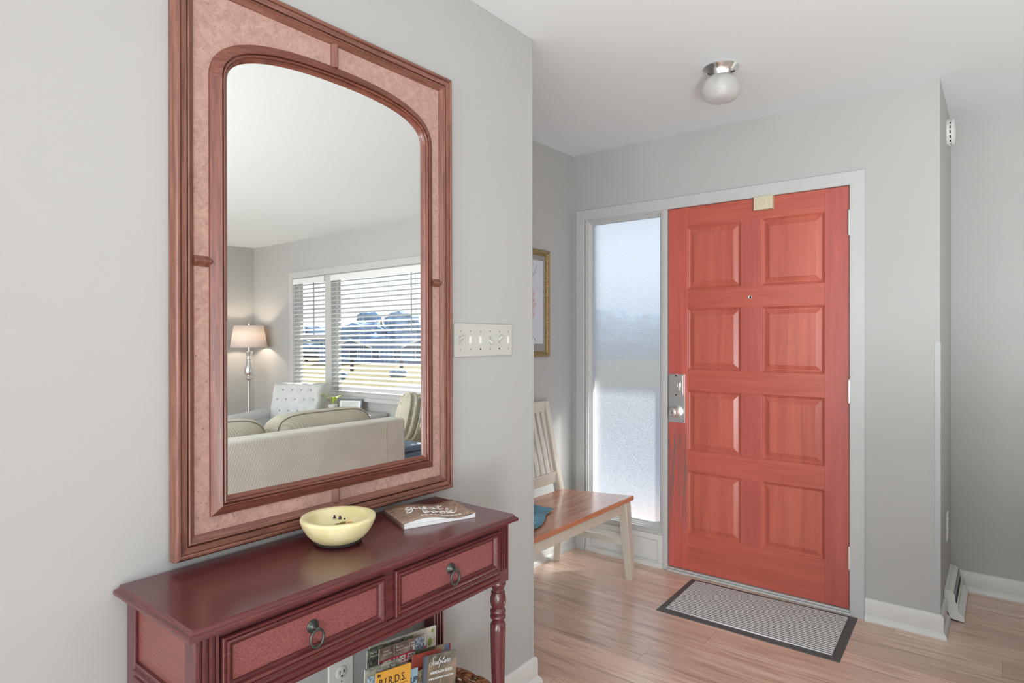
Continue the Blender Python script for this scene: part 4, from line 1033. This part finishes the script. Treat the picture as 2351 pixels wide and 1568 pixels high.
mb = MB()
mb.sweep([(WY0+.012, WZ0), (MUL0, WZ0), (MUL0, WZ1-.012), (WY0+.012, WZ1-.012)], [(0, 0), (.04, 0), (.04, -.03), (0, -.03)], YZ(XF+.06), loop=True)
mb.box(XF+.055, XF+.092, WY0+.012, MUL0, 1.33, 1.37)
mb.sweep([(MUL1, WZ0), (WY1-.012, WZ0), (WY1-.012, WZ1-.012), (MUL1, WZ1-.012)], [(0, 0), (.035, 0), (.035, -.03), (0, -.03)], YZ(XF+.06), loop=True)
mb.build('sash', M_TRIM, w2, smooth=0)
MB().box(XF+.074, XF+.077, WY0+.05, MUL0-.04, WZ0+.04, WZ1-.05).build('pane', M_GLASS, w2, smooth=0)
MB().box(XF+.074, XF+.077, MUL1+.035, WY1-.045, WZ0+.035, WZ1-.045).build('pane', M_GLASS, w2, smooth=0)
M_BLIND = basic('blind_slat_white', (.80, .80, .78), .4)
def blind(y0, y1, label, pitch, tilt, wandy, zb):
    t = thing('window_blind', label, 'blind', (XF+.01, (y0+y1)/2, WZ1), group='blinds in the living room window')
    zt = WZ1-.012
    MB().box(XF-.012, XF+.042, y0, y1, zt-.050, zt).build('headrail', M_BLIND, t, smooth=0, bevel=.003)
    MB().box(XF-.016, XF-.012, y0, y1, zt-.060, zt).build('valance', M_BLIND, t, smooth=0)
    n = int((zt-.06-zb)/pitch); mb = MB(); c_, s_ = math.cos(tilt), math.sin(tilt)
    for k in range(n):
        z = zt-.075-k*pitch
        xs = XF+.014; hw = .0245
        P = [(-hw*c_, -hw*s_), (0, .0012), (hw*c_, hw*s_)]
        for (a, b) in ((P[0], P[1]), (P[1], P[2])):
            mb.add([(xs+a[0], y0+.004, z+a[1]), (xs+b[0], y0+.004, z+b[1]), (xs+b[0], y1-.004, z+b[1]), (xs+a[0], y1-.004, z+a[1]),
                    (xs+a[0], y0+.004, z+a[1]+.0026), (xs+b[0], y0+.004, z+b[1]+.0026), (xs+b[0], y1-.004, z+b[1]+.0026), (xs+a[0], y1-.004, z+a[1]+.0026)],
                   [(0,3,2,1),(4,5,6,7),(0,1,5,4),(1,2,6,5),(2,3,7,6),(3,0,4,7)])
    mb.build('slats', M_BLIND, t, smooth=0)
    mb = MB()
    for k in range(3): mb.box(XF-.010, XF+.040, y0+.004, y1-.004, zb+.001+.008*k, zb+.005+.008*k)
    mb.box(XF-.012, XF+.042, y0+.002, y1-.002, zb-.018, zb-.001)
    mb.build('bottom_rail', M_BLIND, t, smooth=0)
    mb = MB(); nl = 2 if y1-y0 < 1 else 6
    for k in range(nl):
        y = y0+.09+(y1-y0-.18)*k/(nl-1)
        for xx in (XF-.0125, XF+.0405): mb.tube([(xx, y, zt-.05), (xx, y, zb)], .0013, 5)
    mb.build('ladder_cords', basic('blind_cord', (.62, .62, .60), .7), t, smooth=0)
    MB().tube([(XF-.020, wandy, zt-.06), (XF-.020, wandy, 1.375)], .0045, 8).build('tilt_wand', basic('wand_grey', (.30, .31, .33), .3), t)
blind(WY0+.016, MUL0-.004, 'narrow white slatted blind left of the post in the reflected window', .0455, math.radians(24), -3.128, WZ0+.03)
blind(MUL1+.004, WY1-.016, 'wide white slatted blind right of the post in the reflected window', .0475, math.radians(20), -1.573, WZ0+.03)

# ------------------------------------------------------------------ floor lamp
FLX, FLY = 3.745, -4.115
t = thing('floor_lamp', 'silver floor lamp with white drum shade in the corner seen in the mirror', 'floor lamp', (FLX, FLY, 0))
MB().lathe([(.14, 0), (.14, .012), (.125, .022), (.05, .035), (.02, .05), (.016, .07)], (FLX, FLY, 0), 40).build('base', M_CHROME, t)
MB().lathe([(.016, .06), (.016, .850), (.020, .862), (.040, .872), (.046, .882), (.034, .890), (.028, .905), (.046, .925), (.053, .955), (.050, .99), (.036, 1.04), (.024, 1.08), (.022, 1.095), (.034, 1.103), (.034, 1.112), (.024, 1.12), (.026, 1.135), (.028, 1.15), (.046, 1.185), (.047, 1.192), (.012, 1.194), (.010, 1.26), (.010, 1.47)], (FLX, FLY, 0), 32).build('pole', M_CHROME, t)
m, nt, p = newmat('lamp_shade_linen'); p.inputs['Base Color'].default_value = (.88, .85, .82, 1); p.inputs['Roughness'].default_value = .9
tl = nt.nodes.new('ShaderNodeBsdfTranslucent'); tl.inputs[0].default_value = (.80, .68, .58, 1); mx = nt.nodes.new('ShaderNodeMixShader'); mx.inputs[0].default_value = .30
nt.links.new(p.outputs[0], mx.inputs[1]); nt.links.new(tl.outputs[0], mx.inputs[2]); nt.links.new(mx.outputs[0], nt.nodes['Material Output'].inputs[0])
MB().shell([(.200, 1.238), (.160, 1.490)], (FLX, FLY, 0), 48).build('lamp_shade', m, t, solid=.003)
mb = MB().blob((FLX, FLY, 1.510), (.011, .011, .014), 2).lathe([(.006, 1.47), (.006, 1.50)], (FLX, FLY, 0), 10)
for k in range(3): mb.tube([(FLX, FLY, 1.475), (FLX+.16*math.cos(2.1*k), FLY+.16*math.sin(2.1*k), 1.480)], .002, 5)
mb.build('finial', M_CHROME, t)
lamp('floor_lamp_bulb', 'POINT', (FLX, FLY, 1.37), 9, (1.0, .82, .66), shadow_soft_size=.03)

# ------------------------------------------------------------------ sofa
def weave(name, c1, c2, scale):
    m, nt, p = newmat(name); mp = coords(nt, (1, 1, 1), (.4, .6, .78)); ck = nt.nodes.new('ShaderNodeTexChecker'); ck.inputs['Scale'].default_value = scale
    nt.links.new(mp.outputs[0], ck.inputs['Vector']); n = noise(nt, mp, 5, 3)
    a = mixc(nt, ck.outputs['Fac'], c1, c2); rr = ramp(nt, n.outputs[0], [(0.3, (.92, .92, .92)), (0.7, (1.06, 1.06, 1.06))]); c = mixc(nt, 1, a.outputs[0], rr.outputs[0], 'MULTIPLY')
    nt.links.new(c.outputs[0], p.inputs['Base Color']); p.inputs['Roughness'].default_value = .95; p.inputs['Specular IOR Level'].default_value = .15
    bump(nt, p, ck.outputs['Fac'], .3, .003); return m
M_SOFA = weave('sofa_weave', srgb(212, 208, 196), srgb(246, 243, 235), 230)
M_SOFA2 = weave('cushion_weave', srgb(188, 181, 163), srgb(228, 222, 206), 210)
sx0, sx1, sy1 = 1.05, 2.640, -.190
sf_ = thing('sofa', 'beige woven sofa with its back to the mirror', 'sofa', ((sx0+sx1)/2, -.65, 0))
MB().box(sx0, sx1, sy1-.14, sy1, .10, .818).build('sofa_back', M_SOFA, sf_, bevel=.020, seg=4)
MB().box(sx0+.01, sx1-.01, -1.06, sy1-.10, .10, .30).build('sofa_base', M_SOFA, sf_, bevel=.015, seg=3)
for x0_, x1_ in ((sx0, sx0+.085), (sx1-.085, sx1)):
    MB().box(x0_, x1_, -1.08, sy1-.12, .10, .64).build('sofa_arm', M_SOFA, sf_, bevel=.04, seg=4)
mb = MB().tube([(sx1-.16, sy1+.001, .12), (sx1-.16, sy1+.001, .79), (sx1-.16, sy1-.02, .816)], .0022, 6)
mb.build('seam', M_SOFA2, sf_)
for x in (sx0+.06, sx1-.06):
    for y in (-1.02, -.25): MB().lathe([(.016, 0), (.024, .1)], (x, y, 0), 12).build('foot', basic('dark_foot', (.04, .03, .025), .4), sf_)
def cushion(name, label, cat, group, c, w, h, tck, rotz, tilt, mat, pipe=None, pw=5.0):
    o = thing(name, label, cat, c, (tilt, 0, rotz), group)
    q = lambda v: (abs(v.x)**pw+abs(v.y)**2.6+abs(v.z)**pw)**(-1/(pw*.78))
    def se(v):
        # superellipse outline in x-z, softly domed faces
        L = (abs(v.x)**pw+abs(v.z)**pw)**(1/pw)
        return 1/((L**3.2+abs(v.y)**3.2)**(1/3.2))
    MB().blob((0, 0, 0), (w/2, tck/2, h/2), 5, se).build('cushion_body', mat, o, world=False, smooth=180)
    if pipe:
        for sg in (-1, 1):
            k = .62; s_ = (1-k**3.2)**(1/3.2)
            ring = []
            for i in range(96):
                a = 2*PI*i/96; ca, sa = math.cos(a), math.sin(a); L = (abs(ca)**pw+abs(sa)**pw)**(-1/pw)
                ring.append((ca*L*s_*w/2, sg*k*tck/2, sa*L*s_*h/2))
            MB().tube(ring, .0042, 6, closed=True).build('piping', pipe, o, world=False)
    return o
M_PIPE = basic('piping_taupe', srgb(150, 142, 126), .9)
cw = (sx1-sx0-.34)/2
for k, lab in ((0, 'left beige back cushion rising above the sofa in the mirror'), (1, 'right beige back cushion rising above the sofa in the mirror')):
    xc = sx0+.17+cw/2+k*(cw+.004)
    xc = (1.492, 2.204)[k]
    cushion('sofa_cushion', lab, 'cushion', 'sofa back cushions', (xc, sy1-.255, .645), .705, .50, .24, 0, math.radians(8), M_SOFA2, pipe=M_PIPE)
for k, lab in ((0, 'left seat cushion of the beige sofa'), (1, 'right seat cushion of the beige sofa')):
    xc = (1.492, 2.198)[k]
    o = thing('seat_cushion', lab, 'cushion', (xc, -.72, .30), (0, 0, 0), 'sofa seat cushions')
    MB().box(-.35, .35, -.34, .20, 0, .15).build('cushion_body', M_SOFA2, o, world=False, bevel=.05, seg=4)

# ------------------------------------------------------------------ tufted armchair
M_LINEN = basic('pale_linen', (.60, .60, .59), .9, var=.04, vscale=5, bs=.15, bscale=600, spec=.15)
AC = Vector((3.41, -2.73, 0)); arot = math.radians(65)   # local x: width, local -y is the back, chair faces local +y
ac = thing('tufted_armchair', 'pale grey button-tufted armchair near the reflected window', 'armchair', AC, (0, 0, arot))
bw, bh = .50, .48
def tuft(u, v):
    x = (u-.5)*bw*(1+.10*v); z = .40+v*bh; lean = -.16*v
    dsum = 0
    for (bx, bz) in BTN:
        d2 = ((x-bx)/.045)**2+((z-bz)/.045)**2; dsum += math.exp(-d2)
    edge = (1-abs(2*u-1)**6)*(1-abs(2*v-1)**8)
    return (x, -.0+lean+.060*edge**.5-.034*min(1, dsum), z)
BTN = []
for r_, zz in enumerate((.82, .73, .62, .52)):
    nbt = 4 if r_ % 2 == 0 else 5
    for k in range(nbt): BTN.append((((k-(nbt-1)/2)*.094)*(1.03+.02*(3-r_)), zz))
mb = MB(); mb.grid(48, 44, tuft)
def rear(u, v):
    q = tuft(u, v); return (q[0], -.11-.16*v, q[2])
mb.grid(48, 44, rear)
for uu in (0, 1): mb.grid(44, 1, lambda v, w: tuple(Vector(tuft(uu, v)).lerp(Vector(rear(uu, v)), w)))
for vv in (0, 1): mb.grid(48, 1, lambda u, w: tuple(Vector(tuft(u, vv)).lerp(Vector(rear(u, vv)), w)))
mb.build('backrest', M_LINEN, ac, world=False, smooth=60, merge=.0005)
for bx, bz in BTN:
    v = (bz-.40)/bh; MB().blob((bx, -.16*v+.030, bz), (.009, .006, .009), 2).build('button', basic('button_grey', (.42, .42, .41), .8), ac, world=False)
MB().box(-.235, .235, .02, .56, .22, .44).build('seat', M_LINEN, ac, world=False, bevel=.05, seg=4)
for sg in (-1, 1):
    mb = MB(); mb.tube([(sg*.285, -.08, .585), (sg*.290, .10, .585), (sg*.295, .48, .570), (sg*.295, .60, .545)], .055, 16, rads=[.05, .058, .062, .05]); mb.box(sg*.285-.042, sg*.285+.042, -.06, .56, .22, .56)
    mb.build('armrest', M_LINEN, ac, world=False, smooth=50)
for x in (-.25, .25):
    for y in (-.06, .50): MB().beam((x, y, .22), (x*1.03, y*1.02, 0), .045, .028).build('leg', basic('dark_foot', (.04, .03, .025), .4), ac, world=False, smooth=0)

# ------------------------------------------------------------------ beige armchair on the right of the reflection
M_CH2 = weave('chair_weave', srgb(182, 174, 156), srgb(222, 215, 198), 170)
bc = thing('armchair', 'beige armchair at the right edge of the mirror', 'armchair', (3.30, -.66, 0))
MB().box(2.98, 3.62, -.98, -.34, .12, .40).build('seat', M_CH2, bc, bevel=.04, seg=4)
MB().box(3.48, 3.66, -1.0, -.32, .12, .80).build('backrest', M_CH2, bc, bevel=.06, seg=4)
for y in (-1.0, -.42):
    MB().box(2.98, 3.60, y, y+.10, .12, .60).build('armrest', M_CH2, bc, bevel=.04, seg=4)
for x in (3.02, 3.58):
    for y in (-.94, -.38): MB().box(x-.02, x+.02, y-.02, y+.02, 0, .13).build('leg', basic('dark_foot', (.04, .03, .025), .4), bc, smooth=0)
o = thing('chair_cushion', 'plump beige cushion with pleated side on the right reflected armchair', 'cushion', (3.17, -.755, .735), (math.radians(8), math.radians(14), math.radians(28)))
mb = MB().blob((0, 0, 0), (.085, .155, .165), 4, lambda q: (abs(q.y)**2.6+abs(q.z)**2.6+abs(q.x)**2.6)**(-1/2.6))
mb.build('cushion_body', M_CH2, o, world=False, smooth=180)
for k, xx in enumerate((-.045, 0.0, .045)):
    ring = [(xx, .159*math.cos(a)*(abs(math.cos(a))**2.6+abs(math.sin(a))**2.6)**(-1/2.6), .169*math.sin(a)*(abs(math.cos(a))**2.6+abs(math.sin(a))**2.6)**(-1/2.6)) for a in [2*PI*i/48 for i in range(48)]]
    MB().tube(ring, .010 if k != 1 else .014, 8, closed=True).build('pleat', M_CH2, o, world=False)
hp = thing('storage_hamper', 'slate-blue fabric hamper at the lower right corner of the mirror, beside the sofa', 'hamper', (2.81, -.47, 0))
SL = basic('slate_cloth', srgb(126, 144, 168), .8, var=.18, vscale=14)
MB().box(2.69, 2.94, -.62, -.325, 0, .565).build('hamper_body', SL, hp, bevel=.02, seg=3)
MB().box(2.685, 2.945, -.625, -.320, .566, .606).build('lid', SL, hp, bevel=.012, seg=3)

# ------------------------------------------------------------------ side table with photo frame and plant below the window
sd = thing('side_table', 'small white table below the reflected window', 'side table', (3.795, -2.23, 0))
MB().box(3.66, 3.93, -2.56, -1.90, .580, .605).build('table_top', M_TRIM, sd, smooth=0, bevel=.004)
for x in (3.69, 3.90):
    for y in (-2.53, -1.93): MB().beam((x, y, .58), (x, y, 0), .04, .028).build('leg', M_TRIM, sd, smooth=0)
ph = thing('photo_frame', 'small grey photo frame standing below the reflected window', 'photo frame', (3.83, -2.35, .609), (0, math.radians(12), math.radians(-25)))
PFm = basic('frame_grey', srgb(120, 126, 126), .4); 
yzf = lambda a, b, d: (-d, a, b)
MB().sweep([(-.135, .0), (.135, 0), (.135, .120), (-.135, .120)], [(0, 0), (0, .015), (.006, .018), (.016, .012), (.020, .004), (.020, 0)], yzf).build('frame', PFm, ph, world=False, smooth=25)
MB().box(-.005, -.002, -.13, .13, .004, .116).build('mount', M_WHITE, ph, world=False, smooth=0)
MB().box(-.0065, -.005, -.09, .09, .03, .09).build('photo', basic('photo_pale', srgb(206, 208, 206), .4, var=.1, vscale=20), ph, world=False, smooth=0)
MB().beam((.004, 0, .09), (.048, 0, .016), .012).build('easel_leg', PFm, ph, world=False, smooth=0)
pt = thing('potted_plant', 'small plant with lime-green leaves just above the sofa back in the mirror', 'potted plant', (3.735, -2.49, .606))
MB().lathe([(.035, .606), (.045, .65), (.048, .672), (.042, .672), (.040, .66), (0, .66)], (3.735, -2.49, 0), 24).build('pot', basic('pot_white', (.7, .7, .68), .4), pt)
LG = basic('lime_leaf', srgb(176, 196, 60), .45, var=.15, vscale=30)
for k, (ax, az, ln, wd) in enumerate(((-2.7, .10, .12, .030), (.35, .075, .11, .028), (1.6, .07, .08, .022), (3.6, .07, .08, .022), (-.7, .06, .07, .020))):
    def leaf(u, v, ax=ax, az=az, ln=ln, wd=wd):
        r_ = u*ln; ww = wd*math.sin(PI*min(1, u*.97+.02))*(v-.5)*2
        return (3.735+r_*math.cos(ax)-ww*math.sin(ax), -2.49+r_*math.sin(ax)+ww*math.cos(ax), .68+az*math.sin(u*2.2)+.012*(v-.5)**2)
    MB().grid(10, 4, leaf).build('leaf', LG, pt, smooth=80, solid=.0015)

# ------------------------------------------------------------------ outside
M_LAWN = basic('dry_lawn', srgb(116, 106, 74), .95, var=.18, vscale=.6, spec=.1)
M_CONC = basic('pale_concrete', srgb(96, 98, 106), .9, var=.06, vscale=1.2, spec=.1)
def gnd(x, y):
    d = max(0, math.hypot(x-4, y+1)-3); return -.32-.0185*d
mb = MB()
def sector(r0, r1, nr, a0=-1.75, a1=1.25, na=40):
    mbx = MB()
    def fn(u, v):
        a = a0+(a1-a0)*u; r_ = r0+(r1-r0)*v; x = 4.0+r_*math.cos(a); y = -1+r_*math.sin(a); return (max(x, 3.4+.0*v) if r_ < 5 else x, y, gnd(x, y))
    return mbx.grid(na, nr, fn)
struct(sector(0, 22, 8).build('ground', M_CONC, smooth=80), 'pale concrete forecourt outside the front door')
struct(sector(22, 200, 12).build('lawn', M_LAWN, smooth=80), 'dry yellow lawn beyond the reflected window')
struct(MB().box(XF+T+.002, 5.15, YL-1, YC+.12, 2.46, 2.54).box(XD+T+.002, 5.15, YC+.12, 5.5, 2.46, 2.54).build('trim_6', M_CEIL, smooth=0), 'white porch roof soffit over the entrance')
M_FOL = [basic('foliage_a', srgb(146, 168, 196), .95, var=.3, vscale=.8, spec=.1), basic('foliage_b', srgb(160, 180, 206), .95, var=.3, vscale=.8, spec=.1)]  # blue distance haze is put into the foliage colour
M_TRUNK = basic('bark', srgb(96, 88, 84), .9)
rt = random.Random(3)
def tree(a, r_, hh, ww, label, grp):
    x, y = 4+r_*math.cos(a), -1+r_*math.sin(a); z = gnd(x, y)
    t = thing('tree', label, 'tree', (x, y, z), group=grp)
    MB().lathe([(.35, z-.3), (.25, z+hh*.5), (.1, z+hh*.75)], (x, y, 0), 8).build('trunk', M_TRUNK, t)
    mb = MB()
    for k in range(16):
        dx, dy, dz = rt.uniform(-.6, .6)*ww, rt.uniform(-.6, .6)*ww, rt.uniform(.22, .80)*hh
        s_ = rt.uniform(.26, .42)*(1.25-dz/hh*.6)
        sd_ = rt.uniform(0, 9)
        mb.blob((x+dx, y+dy, z+dz), (ww*s_, ww*s_, hh*s_*.55), 3, lambda q: 1+.14*math.sin(q.x*11+sd_)+.16*math.sin(q.y*13+sd_)*math.cos(q.z*12))
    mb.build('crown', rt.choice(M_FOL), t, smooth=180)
for k in range(20):
    a = -1.35+2.2*k/19
    tree(a, (100, 121)[k % 2]+rt.uniform(-3, 3), rt.uniform(8, 10)+(2.4 if k in (5, 6, 14) else 0), rt.uniform(7.5, 9), 'hazy blue tree in the row far beyond the lawn', 'trees beyond the lawn')
M_HW = basic('house_wall_blue', srgb(138, 156, 190), .9); M_HR = basic('house_roof', srgb(160, 172, 196), .9); M_HT = basic('house_trim', (.85, .85, .84), .6)  # wall and roof colours lightened and blued to carry distance haze
def house(a, r_, wid, nm, label, nwin):
    c = Vector((4+r_*math.cos(a), -1+r_*math.sin(a), 0)); z = gnd(c.x, c.y)
    t = thing('house', label, 'house', (c.x, c.y, z), (0, 0, a), 'houses beyond the lawn')
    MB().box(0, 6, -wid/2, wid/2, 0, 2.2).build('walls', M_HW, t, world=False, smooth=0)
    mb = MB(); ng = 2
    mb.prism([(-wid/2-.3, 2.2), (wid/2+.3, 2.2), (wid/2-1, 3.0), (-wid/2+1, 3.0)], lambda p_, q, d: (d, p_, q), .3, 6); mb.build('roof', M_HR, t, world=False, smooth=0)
    for s_ in (-.27, .27):
        y = s_*wid
        g = MB().prism([(y-2.4, 2.2), (y+2.4, 2.2), (y, 3.15)], lambda p_, q, d: (d, p_, q), -.6, 1).build('gable', M_HW, t, world=False, smooth=0)
        MB().sweep([(y-2.7, 2.15), (y, 3.25), (y+2.7, 2.15)], [(-.12, .0), (.12, .0), (.12, .2), (-.12, .2)], lambda p_, q, d: (-.6-d, p_, q), closed=False, loop=True).build('fascia', M_HT, g, world=False, smooth=0)
    for k in range(nwin):
        y = -wid/2+wid*(k+.5)/nwin
        f = MB().box(-.1, 0, y-.55, y+.55, .6, 1.9).build('window', M_HT, t, world=False, smooth=0)
        MB().box(-.12, -.1, y-.45, y+.45, .7, 1.8).build('pane', basic('house_pane', srgb(84, 100, 128), .3), f, world=False, smooth=0)
house(-.88, 78, 17, 0, 'long blue house with white gables, nearest the middle of the reflected window', 6)
house(-1.13, 80, 15, 1, 'blue gabled house farther left behind the reflected blinds', 5)
house(-.55, 80, 16, 1, 'blue gabled house farther right outside the reflected window', 5)
house(.48, 82, 17, 2, 'pale blue house beyond the lawn outside the obscured sidelight', 5)
for k in range(9):
    a = -1.2+.085*k; r_ = 46; x, y = 4+r_*math.cos(a), -1+r_*math.sin(a); z = gnd(x, y)
    tag(MB().box(x-.1, x+.1, y-.1, y+.1, z-.2, z+1.0).build('fence_post', basic('post_dark', srgb(70, 70, 74), .9), smooth=0), 'dark fence post standing in the dry lawn outside', 'fence post', 'fence posts on the lawn')
for k in range(8):
    a = -1.2+.11*k; r_ = 30+rt.uniform(-2, 3); x, y = 4+r_*math.cos(a), -1+r_*math.sin(a); z = gnd(x, y); sd_ = rt.uniform(0, 9)
    tag(MB().blob((x, y, z+.2), (.5, .5, .3), 3, lambda q: 1+.15*math.sin(q.x*11+sd_)+.15*math.sin(q.y*13)*math.cos(q.z*12+sd_)).build('shrub', M_FOL[k % 2], smooth=180), 'low hazy blue shrub at the edge of the lawn outside', 'shrub', 'shrubs along the lawn')
